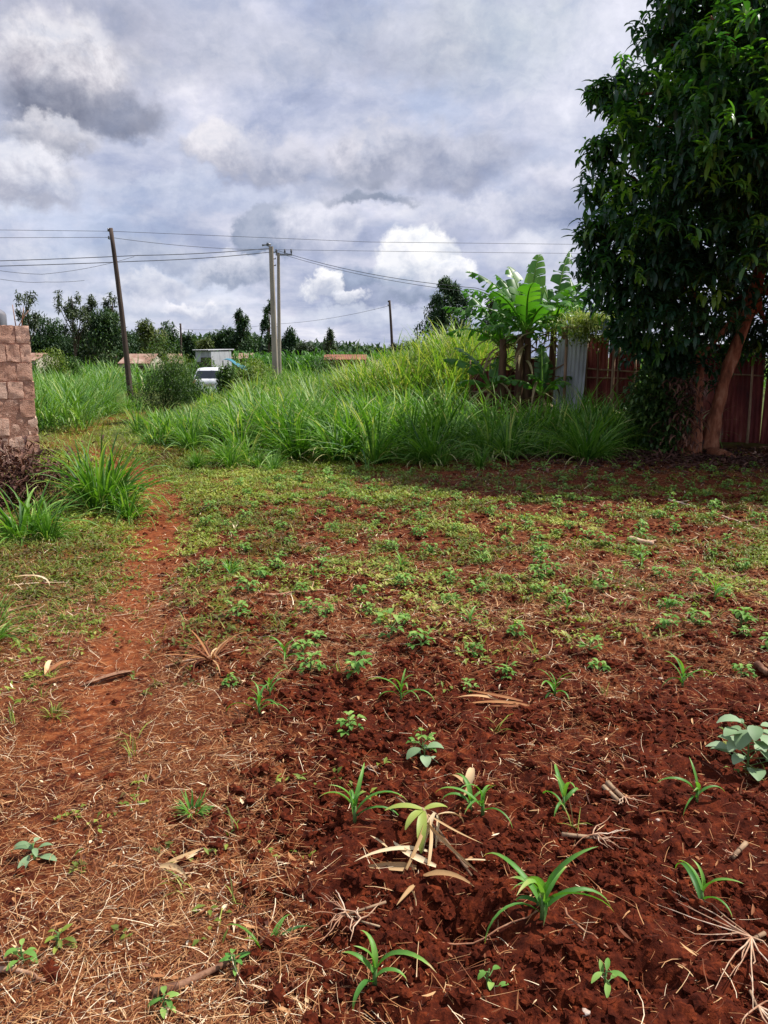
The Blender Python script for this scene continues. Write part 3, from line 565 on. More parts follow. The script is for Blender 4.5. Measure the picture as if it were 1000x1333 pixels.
def rootstub(px, py, az, L, r, nroot, rl, lab, stalks=1):
    p = G(px, py); z = h1(*p); e = empty('maize_stubble', (*p, z+.01), lab, 'stubble'); d = np.array([math.cos(az), math.sin(az), .12]); s = Geo()
    for k in range(stalks):
        o = np.array([-d[1], d[0], 0])*(k*.028); s.add(*tube([o, o+d*L*.5, o+d*L*(1-.15*k)], [r, r*.9, r], 8, .9)); s.add(*tube([o+d*L*.48, o+d*L*.52], [r*1.15, r*1.15], 8, .2))
    s.obj('stalk', M['cane'], e); g = Geo()
    for k in range(max(5, int(nroot*.65))):
        a = az+pi+random.gauss(0, 1.0); l = rl*random.uniform(.4, 1.1); g.add(*tube(wob((0, 0, .01), (math.cos(a)*l, math.sin(a)*l, random.uniform(-.005, .03)), 6, .005), [.0028, .0024, .002, .0016, .0012, .0008], 4, R.random(), False))
    g.obj('roots', M['root'], e)
rootstub(812, 1055, 1.95, .10, .009, 16, .10, 'pale cut maize stub with spread roots above the right hand root tangle', 2)
rootstub(770, 1113, pi*1.0, .10, .007, 16, .13, 'pale stub with fan of roots below the cut maize stub')
rootstub(952, 1132, .7, .09, .008, 8, .03, 'short pale stub piece at the right of the bare soil')
rootstub(975, 1250, .4, .05, .006, 22, .24, 'large tangle of pale roots in the bottom right corner')
rootstub(450, 1215, .3, .12, .004, 18, .14, 'dry grass root bunch above the lowest maize seedling')
rootstub(470, 1225, -.5, .06, .003, 10, .10, 'second smaller root bunch against the one above the lowest maize seedling')
rootstub(985, 1330, 1.5, .05, .004, 12, .16, 'root strand cut by the bottom right corner')
rootstub(478, 1010, 2.6, .08, .004, 12, .12, 'fibrous root bunch at the upper edge of the bare soil')
for i, (px, py, s) in enumerate([(855, 1078, .007), (836, 1100, .007), (805, 1128, .008), (760, 1345, .01), (346, 611, .025), (860, 882, .009)]):
    p = G(px, py); g = Geo(); d = 1+.5*(vnoise(IV[:, 0]*2+i*9+50, IV[:, 1]*2+IV[:, 2]+50)-.5); g.add(IV*d[:, None]*[1.3, 1, .7]*s, IF, .5)
    tag(g.obj('pebble', M['stone'], None, (*p, h1(*p)+s*.4)), ['white pebble right of the cut maize stub', 'flat pale pebble left of the white one', 'pale pebble beside the root fan', 'small pebble at the bottom edge', 'white stone near the tall grass row', 'small pale stone by the bright maize seedling'][i], 'pebble')
# ------------------------------------------------------------------ dead brush by the wall
def brush():
    p = at(22, 660, 8.3)[:2]; z = h1(*p); e = empty('dead_brush_pile', (*p, z), 'dark brown heap of dead stems and leaves against the block wall foot', 'brush pile'); g = Geo(); s = Geo()
    n = 1500; b = R.normal(size=(n, 3))*[.34, .3, .16]+[-.1, .1, .32]; b[:, 2] = np.abs(b[:, 2])
    g.add(*blades(b, R.random(n)*6.283, .06+.1*R.random(n), .015+.03*R.random(n), R.normal(size=n)*.6, R.random(n)*1.5, 3, 3, R.normal(size=n)*.5, .3, 'leaf', np.clip(R.normal(size=n)*.2+.4, 0, 1)))
    for k in range(60):
        a = R.random()*6.28; q = np.array([random.gauss(-.1, .25), random.gauss(.1, .2), 0]); s.add(*tube(wob(q, q+[math.cos(a)*.4, math.sin(a)*.4, random.uniform(.3, .75)], 6, .02), [.007, .006, .005, .004, .003, .002], 4, R.random(), False))
    g.obj('dead_leaves', M['brown'], e); s.obj('stems', M['deadwood'], e)
brush()
# ------------------------------------------------------------------ block wall at left
def wall():
    m, nt, b = newmat('quarry_block_stone'); v = coords(nt)
    n = noise_(nt, v, 5, 7, .65); n2 = noise_(nt, v, 40, 5, .7)
    mp = nt.nodes.new('ShaderNodeMapping'); mp.inputs['Scale'].default_value = (1, 1, .12); nt.links.new(v, mp.inputs[0]); st = noise_(nt, mp.outputs[0], 16, 5, .65)
    c = ramp_(nt, math_(nt, 'ADD', math_(nt, 'MULTIPLY', n, .6), math_(nt, 'MULTIPLY', attr(nt, 'var'), .35)), [(0.3, (.52, .28, .19)), (0.5, (.72, .45, .33)), (0.75, (.80, .57, .44))])
    c = mix_(nt, math_(nt, 'MULTIPLY', smooth_(nt, st, .54, .66), .45), c, (.30, .13, .085))
    put(nt, b.inputs['Base Color'], c); b.inputs['Roughness'].default_value = .95
    bp = nt.nodes.new('ShaderNodeBump'); bp.inputs['Strength'].default_value = .7; bp.inputs['Distance'].default_value = .015; put(nt, bp.inputs['Height'], math_(nt, 'ADD', n, n2)); nt.links.new(bp.outputs[0], b.inputs['Normal'])
    mortar = surf('red_mortar', [(0.3, (.26, .11, .07)), (0.7, (.55, .33, .24))], 9, .95, .8)
    p = at(41, 465, 11.4); X0 = p[0]; e = empty('block_wall', (X0, 11.4, h1(X0, 11.4)), 'unfinished wall end of rough pinkish quarry blocks at the left edge', 'wall', rz=rad(30))
    g = Geo(); mo = Geo(); hb = .262; rows = 8
    mo.add(*box((-1.5, .12, rows*hb/2-.06), (2.96, .222, rows*hb-.02)))
    for r in range(rows):
        x = -.0 + (.012*random.random()); k = 0
        while x > -3:
            w = (.21 if (k or r % 2) else .14)*random.uniform(.85, 1.15); N = 7
            if k == 0: x += random.uniform(-.01, .008)
            # a rough-faced block: subdivided box with jitter
            c = np.array([x-w/2, .12+random.uniform(-.008, .008), (r+.5)*hb-.06]); s = np.array([w-.010, .235, hb-.014])/2
            gr = np.linspace(-1, 1, N); V = []; F = []
            for ax in range(3):
                for sg in (-1, 1):
                    i0 = len(V); o = [q for q in range(3) if q != ax]
                    for a in gr:
                        for bb in gr:
                            q = np.zeros(3); q[ax] = sg; q[o[0]] = a; q[o[1]] = bb; V.append(q)
                    for a in range(N-1):
                        for bb in range(N-1):
                            f = [i0+a*N+bb, i0+(a+1)*N+bb, i0+(a+1)*N+bb+1, i0+a*N+bb+1]; F.append(f if (sg > 0) ^ (ax == 1) else f[::-1])
            V = np.array(V); rr = 1-.02*(np.abs(V)**8).sum(1)*.5; V = V*rr[:, None]*s+c
            V += (np.stack([fbm(V[:, 0]+V[:, 2]*1.3+k+r*3, V[:, 1]*1.7+V[:, 2]+q*9+r, 13, 3, .65) for q in range(3)], 1)-.5)*.032
            g.add(V, F, random.random()); x -= w; k += 1
    g.obj('stone_blocks', m, e); mo.obj('mortar', mortar, e, smooth=False)
    top = h1(X0, 11.4)+rows*hb-.06
    for k, (px, dx, hh) in enumerate(((16, -.02, .28), (24, .05, .24), (20, .16, .2))):
        q = at(px, 420, 11.5); g = Geo(); g.add(*tube([(0, 0, -.02), (dx*.5, 0, hh*.5), (dx, 0, hh)], [.008, .007, .005], 5)); tag(g.obj('stick', M['deadwood'], None, (q[0], 11.6, top+.02)), ['leftmost thin stick standing on the block wall', 'middle thin stick leaning on top of the block wall', 'rightmost leaning stick on top of the block wall'][k], 'stick', 'sticks on the block wall')
    q = at(-4, 408, 30); g = Geo(); g.add(*tube([(0, 0, -1.4), (0, 0, -.1), (0, 0, .0), (0, 0, .12)], [.32, .32, .28, .12], 16)); w = empty('water_tank', (q[0], 30, q[2]+.05), 'grey blue tank top showing above the block wall at the left edge', 'water tank'); g.obj('tank', M['darksheet'], w)
    s = Geo()
    for dx in (-.3, .3):
        for dy in (-.3, .3): s.add(*tube([(dx, dy, -q[2]-.6), (dx, dy, -1.38)], [.04, .04], 6))
    s.obj('stand', M['metal'], w)
wall()
# ------------------------------------------------------------------ shrubs
def shrub(name, p, rx, rz, mat, n, leaf, lab, cat='shrub', ratio=.45, lumps=9, base=.15, group=None, seed=1, stem=True):
    z = h1(p[0], p[1]); e = empty(name, (p[0], p[1], z), lab, cat, group); rr = np.random.default_rng(seed); g = Geo(); s = Geo()
    C = rr.normal(size=(lumps, 3)); C /= np.linalg.norm(C, axis=1)[:, None]; C = C*[rx*.55, rx*.55, rz*.5]*rr.random((lumps, 1))**.4+[0, 0, rz*.52+base]
    k = rr.integers(0, lumps, n); d = rr.normal(size=(n, 3)); d /= np.linalg.norm(d, axis=1)[:, None]
    P = C[k]+d*(.6+.5*rr.random((n, 1)))*[rx*.48, rx*.48, rz*.36]; ok = P[:, 2] > .02; P = P[ok]; m = len(P)
    g.add(*blades(P, rr.random(m)*6.283, leaf*(.6+.8*rr.random(m)), leaf*ratio, rr.normal(size=m)*.6+.2, .4+rr.random(m), 2, 3, 0, .2, 'leaf', np.clip(rr.normal(size=m)*.22+.5, 0, 1)))
    for c in C:
        if stem: s.add(*tube(wob((0, 0, 0), c, 5, .03*rx), np.linspace(.02, .006, 5)*max(1, rx), 5, .5, False))
    g.obj('foliage', M[mat], e); s.obj('stems', M['bark'], e)
q = G(218, 549); shrub('round_shrub', q, .95, 1.6, 'shrub', 9000, .06, 'rounded dark green shrub where the path meets the tall grass', seed=3)
q = at(170, 500, 25)[:2]; 
for i, (px, Y, rx, rz, mt, lab) in enumerate([
    (322, 30, .9, 1.35, 'shrub_y', 'yellow green bush right beside the white car'), (292, 30, .45, 1.15, 'shrub', 'dark seedy bush against the right side of the white car'), (338, 34, .8, 1.3, 'shrub_y', 'yellow green bush at the foot of the concrete poles'),
    (243, 27, .6, .7, 'shrub', 'low green bush between the round shrub and the car'), (70, 44, 1.3, 2.1, 'shrub_y', 'pale flowering bush behind the wall top at left'), (88, 46, 1.0, 1.8, 'shrub', 'green bush left of the leaning pole beyond the grass'),
    (225, 50, 1.6, 1.9, 'shrub_y', 'yellow green bush in front of the rusty roofs'), (262, 47, 1.0, 1.7, 'shrub', 'green bush in front of the grey shed'), (425, 48, 1.2, 1.6, 'shrub', 'green bush right of the concrete poles beyond the grass')]):
    c = at(px, 470, Y); shrub('bush', c[:2], rx, rz, mt, 2200, .07+.002*Y, lab, seed=20+i)
# ------------------------------------------------------------------ poles and wires
def pole_wood(pxt, pyt, pxb, Y, r, lab):
    t = at(pxt, pyt, Y); b = at(pxb, 500, Y); z = h1(b[0], Y); e = empty('utility_pole', (b[0], Y, z), lab, 'utility pole'); g = Geo(); d = t-np.array([b[0], Y, z])
    P = np.array([d*k for k in np.linspace(-.03, 1, 10)]); P[:, 0] += np.sin(np.linspace(0, 3, 10))*.05; g.add(*tube(P, np.linspace(r*1.15, r*.72, 10), 10)); g.obj('pole', M['woodpole'], e)
    for k in (.12, .42):
        g = Geo(); g.add(*tube([d-[.1, 0, k], d-[-.1, 0, k]], [.02, .02], 6)); g.add(*tube([d-[.1, 0, k], d-[.1, 0, k-.12]], [.035, .03], 8)); g.obj('insulator', M['metal'], e)
    return t
pole_wood(144, 297, 169, 33, .11, 'dark leaning wooden utility pole rising from the grass at the left')
pole_wood(507, 391, 512, 62, .12, 'dark slim wooden pole standing alone beyond the middle grass')
pole_wood(235, 421, 236, 85, .12, 'small distant pole above the rusty roofs')
pole_wood(543, 428, 544, 70, .07, 'short thin distant post right of the slim wooden pole')
def pole_conc(px, pxb, pyt, Y, r, lab, side):
    t = at(px, pyt, Y); b = at(pxb, 490, Y); z = h1(b[0], Y); e = empty('concrete_pole', (b[0], Y, z), lab, 'utility pole', 'pair of concrete poles'); d = t-np.array([b[0], Y, z]); g = Geo()
    ns = 14; V = []; 
    for k in np.linspace(-.03, 1, ns):
        w = r*(1.15-.4*k); c = .25*w; V += [d*k+np.array(q+(0,)) for q in ((-w, -w+c), (-w+c, -w), (w-c, -w), (w, -w+c), (w, w-c), (w-c, w), (-w+c, w), (-w, w-c))]
    F = [[i*8+j, i*8+(j+1) % 8, (i+1)*8+(j+1) % 8, (i+1)*8+j] for i in range(ns-1) for j in range(8)]; q = (ns-1)*8; F += [[q, q+1, q+2, q+3], [q, q+3, q+4, q+7], [q+4, q+5, q+6, q+7]]
    g.add(V, F); g.obj('pole', M['concpole'], e, smooth=False)
    return e, d
e, d = pole_conc(353, 359, 321, 38, .125, 'thick pale concrete pole, nearer and taller of the pair', 0)
g = Geo(); g.add(*tube([d+[0, 0, -.02], d+[-.25, 0, .08], d+[-.42, 0, .06]], [.03, .03, .05], 8)); g.add(*tube([d+[.0, 0, .08], d+[-.2, 0, .14]], [.04, .06], 8)); g.obj('bracket', M['metal'], e)
for k in range(3):
    g = Geo(); g.add(*tube([d+[.1, 0, -.25-.3*k], d+[.2, 0, -.25-.3*k], d+[.2, 0, -.15-.3*k]], [.03, .03, .04], 6)); g.obj('insulator', M['metal'], e)
e, d = pole_conc(362.5, 363.5, 329, 44, .095, 'thinner concrete pole with a small crossarm, right of the pair', 0)
g = Geo(); g.add(*box(d+[.3, 0, -.1], (.9, .09, .09))); g.obj('crossarm', M['metal'], e, smooth=False)
for dx in (-.1, .35, .7):
    g = Geo(); g.add(*tube([d+[dx, 0, -.06], d+[dx, 0, .06], d+[dx, 0, .09], d+[dx, 0, .18]], [.02, .06, .04, .05], 8)); g.obj('insulator', M['wire'], e)
def wirep(pts, lab, group, r=.009, sag=0.0):
    P = []
    for (a, b) in zip(pts[:-1], pts[1:]):
        A0, B0 = at(*a), at(*b); t = np.linspace(0, 1, 14)[:, None]; q = A0*(1-t)+B0*t; q[:, 2] -= sag*4*(t*(1-t))[:, 0]; P += list(q if not P else q[1:])
    g = Geo(); g.add(*tube(P, r, 4)); tag(g.obj('power_line', M['wire']), lab, 'power line', group)
wirep([(-200, 297, 33), (144, 301, 33)], 'uppermost wire from the left edge to the leaning pole top', 'overhead wires', .008)
wirep([(144, 301, 33), (480, 315, 36), (1100, 322, 45)], 'highest wire running from the leaning pole across the sky to the tree', 'overhead wires', .008, .0)
wirep([(-200, 310, 33), (144, 309, 33)], 'second wire left of the leaning pole', 'overhead wires', .008)
wirep([(144, 309, 33), (353, 325, 38)], 'wire sagging between the leaning pole and the concrete poles', 'overhead wires', .009, .12)
wirep([(-220, 344, 34), (180, 332.5, 35), (353, 323, 38)], 'upper of two bundled cables running left from the concrete pole', 'overhead wires', .015, .06)
wirep([(-220, 350, 34), (180, 340, 35), (353, 328, 38)], 'lower of two bundled cables running left from the concrete pole', 'overhead wires', .015, .06)
wirep([(-60, 340, 30), (55, 357, 32), (175, 334, 35)], 'thin slack cable drooping under the bundled cables at left', 'overhead wires', .008, .1)
wirep([(-60, 352, 30), (20, 366, 32), (60, 367, 33), (110, 365, 35)], 'lowest wavy service cable at the left edge', 'overhead wires', .008, .03)
wirep([(362, 325, 44), (1100, 332, 48)], 'nearly level wire from the concrete poles to the tree', 'overhead wires', .009, .05)
wirep([(358, 325, 40), (620, 375, 30), (900, 410, 20)], 'upper cable descending right from the concrete poles', 'overhead wires', .011, .25)
wirep([(358, 328, 40), (620, 381, 30), (900, 418, 20)], 'lower cable descending right from the concrete poles', 'overhead wires', .009, .22)
wirep([(235, 428, 85), (350, 422, 80), (507, 398, 62)], 'faint distant wire linking the small pole and the slim wooden pole', 'overhead wires', .012, .3)
# ------------------------------------------------------------------ background trees
def tree(px, pyt, w, Y, mat, lab, shape='round', n=2600, leaf=None, trunk=True, gaps=0, seed=0, base=470, name='background_tree'):
    t = at(px, pyt, Y); x = t[0]; z0 = h1(x, Y); Ht = t[2]-z0; rx = w/FOC*Y/2; rr = np.random.default_rng(100+seed); leaf = leaf or max(.2, Y*.0042)
    e = empty(name, (x, Y, z0), lab, 'tree', 'trees on the horizon' if Y > 40 else None); C = []; S = []
    if shape == 'round':
        for k in range(16): a = rr.random()*6.28; h = rr.random()**.8; rad_ = rx*.85*math.sqrt(rr.random())*(1-.45*h); C.append((math.cos(a)*rad_, math.sin(a)*rad_, Ht*(.22+.66*h))); S.append((rx*.58*(1.1-.35*h), Ht*.17))
    elif shape == 'cone':
        for k in range(46): a = rr.random()*6.28; h = k/45; rad_ = rx*1.35*(1-h)**.45*rr.random()**.4*(.75+.4*rr.random()); C.append((math.cos(a)*rad_, math.sin(a)*rad_, Ht*(.16+.80*h))); S.append((rx*(.5*(1-h)+.2), Ht*(.10 if h < .8 else .06)))
    else:  # wispy
        for k in range(22): a = rr.random()*6.28; h = .45+.5*rr.random(); rad_ = rx*1.1*math.sqrt(rr.random())*(1.1-h*.5); C.append((math.cos(a)*rad_, math.sin(a)*rad_, Ht*h)); S.append((rx*.20, Ht*.075))
    C = np.array(C); S = np.array(S); g = Geo(); s = Geo(); k = rr.integers(0, len(C), n); d = rr.normal(size=(n, 3)); d /= np.linalg.norm(d, axis=1)[:, None]
    P = C[k]+d*(rr.random((n, 1))**.45)*np.stack([S[k, 0], S[k, 0], S[k, 1]], 1)
    g.add(*blades(P, rr.random(n)*6.283, leaf*(.5+rr.random(n)), leaf*.5, rr.normal(size=n)*.7, rr.random(n), 2, 3, 0, .2, 'leaf', np.clip(.5+rr.normal(size=len(C))[k]*.15+rr.normal(size=n)*.15, 0, 1)))
    s.add(*tube(wob((0, 0, -.1), (0, 0, Ht*.9), 8, Ht*.006), np.linspace(.02*Ht, .004*Ht, 8), 7))
    g.obj('crown', M[mat], e); s.obj('trunk', M['bark'], e); b = Geo()
    for c in C[::2]:
        if c[2] > Ht*.25: b.add(*tube(wob((0, 0, c[2]*.55), c, 5, Ht*.008), np.linspace(.008*Ht, .002*Ht, 5), 5, .5, False))
    b.obj('branches', M['bark'], e)
TR = [(33, 380, 34, 75, 'tree_g', 'wispy', 700, 'thin bare looking tree rising just behind the block wall'), (62, 408, 75, 82, 'tree_d', 'round', 3600, 'broad dark tree right of the block wall'),
      (93, 378, 46, 78, 'tree_g', 'wispy', 1300, 'tall wispy grey green tree left of the leaning pole'), (118, 385, 30, 84, 'tree_g', 'cone', 1300, 'narrow grey green tree beside the wispy one'), (137, 398, 70, 80, 'tree_d', 'round', 3400, 'dark bushy tree directly behind the leaning pole'),
      (146, 382, 28, 90, 'tree_g', 'wispy', 800, 'tall thin wispy tree behind the leaning pole'), (192, 418, 52, 76, 'tree_y', 'round', 2400, 'light yellow green tree right of the leaning pole'), (219, 420, 36, 88, 'tree_d', 'round', 1800, 'small dark tree left of the small distant pole'),
      (245, 432, 30, 90, 'tree_d', 'round', 1500, 'low dark tree right of the small distant pole'), (292, 428, 50, 84, 'tree_d', 'round', 2400, 'low dark tree behind the grey shed'), (312, 404, 30, 82, 'tree_d', 'cone', 2400, 'pointed dark tree above the blue tarp'),
      (268, 440, 34, 80, 'tree_y', 'round', 1500, 'pale low tree left of the grey shed'), (372, 428, 30, 70, 'tree_d', 'round', 2200, 'dark rounded tree just right of the concrete poles'), (349, 391, 22, 72, 'tree_d', 'wispy', 900, 'gappy dark tree half hidden behind the concrete poles'),
      (429, 429, 18, 95, 'tree_g', 'cone', 900, 'small pale pointed tree between the poles and the slim pole'), (580, 363, 66, 46, 'tree_d', 'cone', 8500, 'conical grey green tree left of the banana plants'), (170, 432, 40, 92, 'tree_d', 'round', 1700, 'dark low tree behind the rusty roof right of the leaning pole'),
      (15, 425, 60, 95, 'tree_d', 'round', 1500, 'dark tree mostly hidden by the block wall'), (645, 385, 58, 34, 'tree_g', 'wispy', 2200, 'grey thin leaved tree behind the first banana plant'), (514, 448, 10, 100, 'tree_g', 'cone', 400, 'tiny pointed tree behind the slim wooden pole'),
      (105, 428, 60, 88, 'tree_d', 'round', 2200, 'dark low tree between the broad one and the leaning pole'), (395, 445, 40, 95, 'tree_g', 'round', 1200, 'low grey tree right of the concrete poles')]
for i, (px, py, w, Y, mt, sh, n, lab) in enumerate(TR): tree(px, py, w, Y, mt, lab, sh, int(n*1.5), seed=i)
g = Geo(); n = 26000; X = R.uniform(-62, 14, n); Y = R.uniform(100, 118, n); top = 3.2+2.6*fbm(X, Y*.3, .10, 3)*(1-ss(-32, -6, X)*.8)+2.0*(fbm(X, Y*.3, .35, 2)-.5); Z = h1(0, 90)+top*R.random(n)**.6
g.add(*blades(np.stack([X, Y, Z], 1), R.random(n)*6.283, .7+.5*R.random(n), .45, R.normal(size=n)*.7, R.random(n), 2, 3, 0, .2, 'leaf', np.clip(fbm(X, Y, .25, 2)+.15*R.normal(size=n), 0, 1)))
tag(g.obj('far_wood', M['tree_d']), 'low continuous belt of dark trees along the horizon', 'wood', kind='stuff')
g = Geo()   # maize line
n = 15000; x = R.uniform(-13, 9, n//12); y = R.uniform(57, 72, n//12); k = 12; X = np.repeat(x, k); Y = np.repeat(y, k); hh = np.repeat(R.uniform(1.9, 2.9, n//12), k)
n = len(X); g.add(*blades(np.stack([X, Y, H(X, Y)+hh*R.random(n)*.8], 1), R.random(n)*6.283, .9, .11, 1.1+.2*R.normal(size=n), 1.5+R.random(n), 4, 2, var=np.clip(R.normal(size=n)*.15+.25, 0, 1)))
tag(g.obj('maize_field', M['napier']), 'distant stand of dark green maize along the horizon', 'maize field', kind='stuff')
# ------------------------------------------------------------------ houses
def house(px, Y, w, hz, rh, d, wall, roof, lab, name='small_house', rz=0, door=True, ridge=True):
    """px = centre; hz = eaves height px row; built as walls, gabled sheet roof, door, window"""
    c = at(px, hz, Y); z0 = h1(c[0], Y); he = c[2]-z0; W = w/FOC*Y; r = rh/FOC*Y; e = empty(name, (c[0], Y, z0), lab, 'house' if name != 'shed' else 'shed', rz=rz)
    g = Geo(); g.add(*box((0, 0, he/2-.05), (W*.94, d, he+.1)))
    if ridge:
        for sx in (-1, 1):
            xx = sx*W*.465; g.add([(xx, -d/2, he), (xx, d/2, he), (xx, 0, he+r*.9), (xx-sx*.12, -d/2, he), (xx-sx*.12, d/2, he), (xx-sx*.12, 0, he+r*.9)], [[0, 1, 4, 3], [1, 2, 5, 4], [2, 0, 3, 5]]); g.add([(xx, -d/2, he), (xx, d/2, he), (xx, 0, he+r*.9)], [[0, 1, 2]])
    g.obj('wall', M[wall], e, smooth=False); g = Geo()
    N = int(W*8); xs_ = np.linspace(-W/2, W/2, N*2+1); zz = np.where(np.arange(N*2+1) % 2, .03, 0)
    sides = ((-1, 1), (1, 1)) if ridge else ((-1, 0),)
    for sg, _ in sides:
        ya, yb = (sg*(d/2+.3), 0) if ridge else (-d/2-.3, d/2+.3); za, zb = (he-.12, he+r) if ridge else (he+r*.2, he+r)
        for off in (0, -.03):
            V = [(x_, ya, za+z_+off+.06) for x_, z_ in zip(xs_, zz)]+[(x_, yb, zb+z_+off+.06) for x_, z_ in zip(xs_, zz)]; m = len(xs_)
            g.add(V, [[i, i+1, m+i+1, m+i] for i in range(m-1)], np.tile(np.repeat(R.random(m//8+1), 8)[:m], 2))
    g.obj('roof', M[roof], e, smooth=False)
    if door:
        g = Geo(); g.add(*box((W*.18, -d/2-.03, he*.42), (.85, .05, he*.84))); g.obj('door', M['woodpole'], e, smooth=False)
        g = Geo(); g.add(*box((-W*.22, -d/2-.03, he*.6), (.8, .05, .6))); f = g.obj('window', M['woodpole'], e, smooth=False); g = Geo(); g.add(*box((-W*.22, -d/2-.06, he*.6), (.6, .02, .42))); g.obj('pane', M['glass'], f, smooth=False)
    return e
house(50, 58, 26, 468, 7, 4, 'cream', 'rustroof', 'small cream house with rusty red roof right of the block wall')
house(186, 68, 40, 472, 10, 4.5, 'cream', 'rustroof', 'low house with long pale rusty roof right of the leaning pole')
house(228, 62, 18, 472, 10, 4, 'mudwall', 'rustroof', 'small rusty roofed house below the small distant pole', rz=.3)
house(318, 64, 26, 466, 5, 3, 'mudwall', 'rustroof', 'small brick red hut behind the blue tarp', door=False)
house(278, 52, 27, 457.5, 1.5, 2.0, 'greysheet', 'greysheet', 'grey iron sheet shed above the white car', 'shed', rz=-.5, ridge=False)
house(450, 56, 54, 467, 4, 3, 'mudwall', 'mudwall', 'long low orange red wall and roof beyond the middle grass', door=False)
house(490, 50, 14, 474, 4, 3, 'mudwall', 'woodpole', 'small brick hut with dark roof left of the slim wooden pole', rz=.3)
e = empty('blue_tarp_shelter', (*at(308, 470, 50)[:2], h1(at(308, 470, 50)[0], 50)), 'bright blue tarp shelter leaning beside the grey shed', 'shelter')
g = Geo(); nn = 9; tt = np.linspace(0, 1, nn); V = []
for off in (0, -.03):
    V += [(-.75+1.6*t, y, 1.95-.85*t**1.6+.06*math.sin(t*9+y)+off) for t in tt for y in (-.9, -.3, .3, .9)]
F = [[i*4+j+o, (i+1)*4+j+o, (i+1)*4+j+1+o, i*4+j+1+o] for o in (0, nn*4) for i in range(nn-1) for j in range(3)]; g.add(V, F); g.obj('tarp', M['bluetarp'], e)
for (a, b, hh) in ((-.7, -.8, 1.85), (-.7, .8, 1.85), (.7, -.8, 1.3), (.7, .8, 1.3)):
    g = Geo(); g.add(*tube([(a, b, -.1), (a, b, hh)], [.04, .03], 6)); g.obj('pole', M['bark'], e)
# ------------------------------------------------------------------ car
def car():
    Y = 38.; c = at(272, 490, Y); x0 = c[0]; z0 = h1(x0, Y)-.05; e = empty('parked_car', (x0, Y, z0), 'white estate car seen from behind, half hidden by bushes', 'car', rz=rad(6))
    # stations along y (rear 0 to front 4.2): (y, z_low, z_belt, z_roof, half belt, half roof)
    S = [(0, .42, .80, .84, .74, .70), (.06, .30, .92, .96, .80, .74), (.16, .25, .95, 1.0, .82, .74), (.38, .24, .96, 1.43, .83, .61), (.8, .24, .96, 1.50, .84, .60), (1.7, .24, .95, 1.52, .84, .61), (2.4, .24, .93, 1.47, .84, .60), (3.0, .24, .92, 1.12, .83, .64), (3.3, .25, .90, .94, .82, .70), (3.9, .28, .82, .84, .80, .70), (4.2, .38, .66, .68, .72, .64)]
    V = []
    for (y, zl, zb, zr, hb, hr) in S: V += [(-hb*.92, y, zl), (-hb, y, (zl+zb)/2), (-hb*.98, y, zb), (-hr, y, zr), (-hr*.6, y, zr+.025), (hr*.6, y, zr+.025), (hr, y, zr), (hb*.98, y, zb), (hb, y, (zl+zb)/2), (hb*.92, y, zl)]
    k = 10; F = [[i*k+j, (i+1)*k+j, (i+1)*k+(j+1) % k, i*k+(j+1) % k] for i in range(len(S)-1) for j in range(k)]
    for q, fl in ((0, 1), ((len(S)-1)*k, 0)):
        fs = [[q, q+1, q+8, q+9], [q+1, q+2, q+7, q+8], [q+2, q+3, q+6, q+7], [q+3, q+4, q+5, q+6]]; F += [f if fl else f[::-1] for f in fs]
    g = Geo(); g.add(V, F); b = g.obj('body', M['white'], e); b.modifiers.new('bevel', 'BEVEL').width = .03
    def panel(nm, P, mt):
        g = Geo(); P = np.array(P, float); n_ = np.cross(P[1]-P[0], P[2]-P[0]); n_ /= np.linalg.norm(n_); g.add(np.concatenate([P+n_*.012, P-n_*.03]), [[0, 1, 2, 3], [7, 6, 5, 4], [0, 4, 5, 1], [1, 5, 6, 2], [2, 6, 7, 3], [3, 7, 4, 0]]); return g.obj(nm, M[mt], e, smooth=False)
    panel('rear_window', [(-.68, .155, 1.03), (.68, .155, 1.03), (.57, .345, 1.40), (-.57, .345, 1.40)], 'glass')
    panel('windscreen', [(.72, 3.22, .98), (-.72, 3.22, .98), (-.58, 2.5, 1.42), (.58, 2.5, 1.42)], 'glass')
    for s in (-1, 1):
        for (a, bb) in ((.6, 1.55), (1.62, 2.6)):
            P = [(s*.815, a, 1.0), (s*.815, bb, 1.0), (s*.63, bb-.12, 1.40), (s*.63, a+.1, 1.40)]; panel('side_window', P if s > 0 else P[::-1], 'glass')
        g = Geo(); g.add(*box((s*.74, .05, .84), (.16, .12, .30))); g.obj('tail_light', M['redlamp'], e, smooth=False)
        for y in (.75, 3.35):
            g = Geo(); g.add(*tube([(s*.70, y, .31), (s*.72, y, .31), (s*.85, y, .31), (s*.87, y, .31)], [.27, .31, .31, .27], 20)); w = g.obj('wheel', M['black'], e); g = Geo(); g.add(*tube([(s*.86, y, .31), (s*.885, y, .31)], [.19, .17], 16)); g.obj('rim', M['metal'], w)
    g = Geo(); g.add(*box((0, -.02, .42), (1.5, .16, .2))); g.obj('bumper', M['white'], e, smooth=False)
    g = Geo(); g.add(*box((0, .0, .72), (.5, .03, .12))); g.obj('number_plate', M['cream'], e, smooth=False)
car()
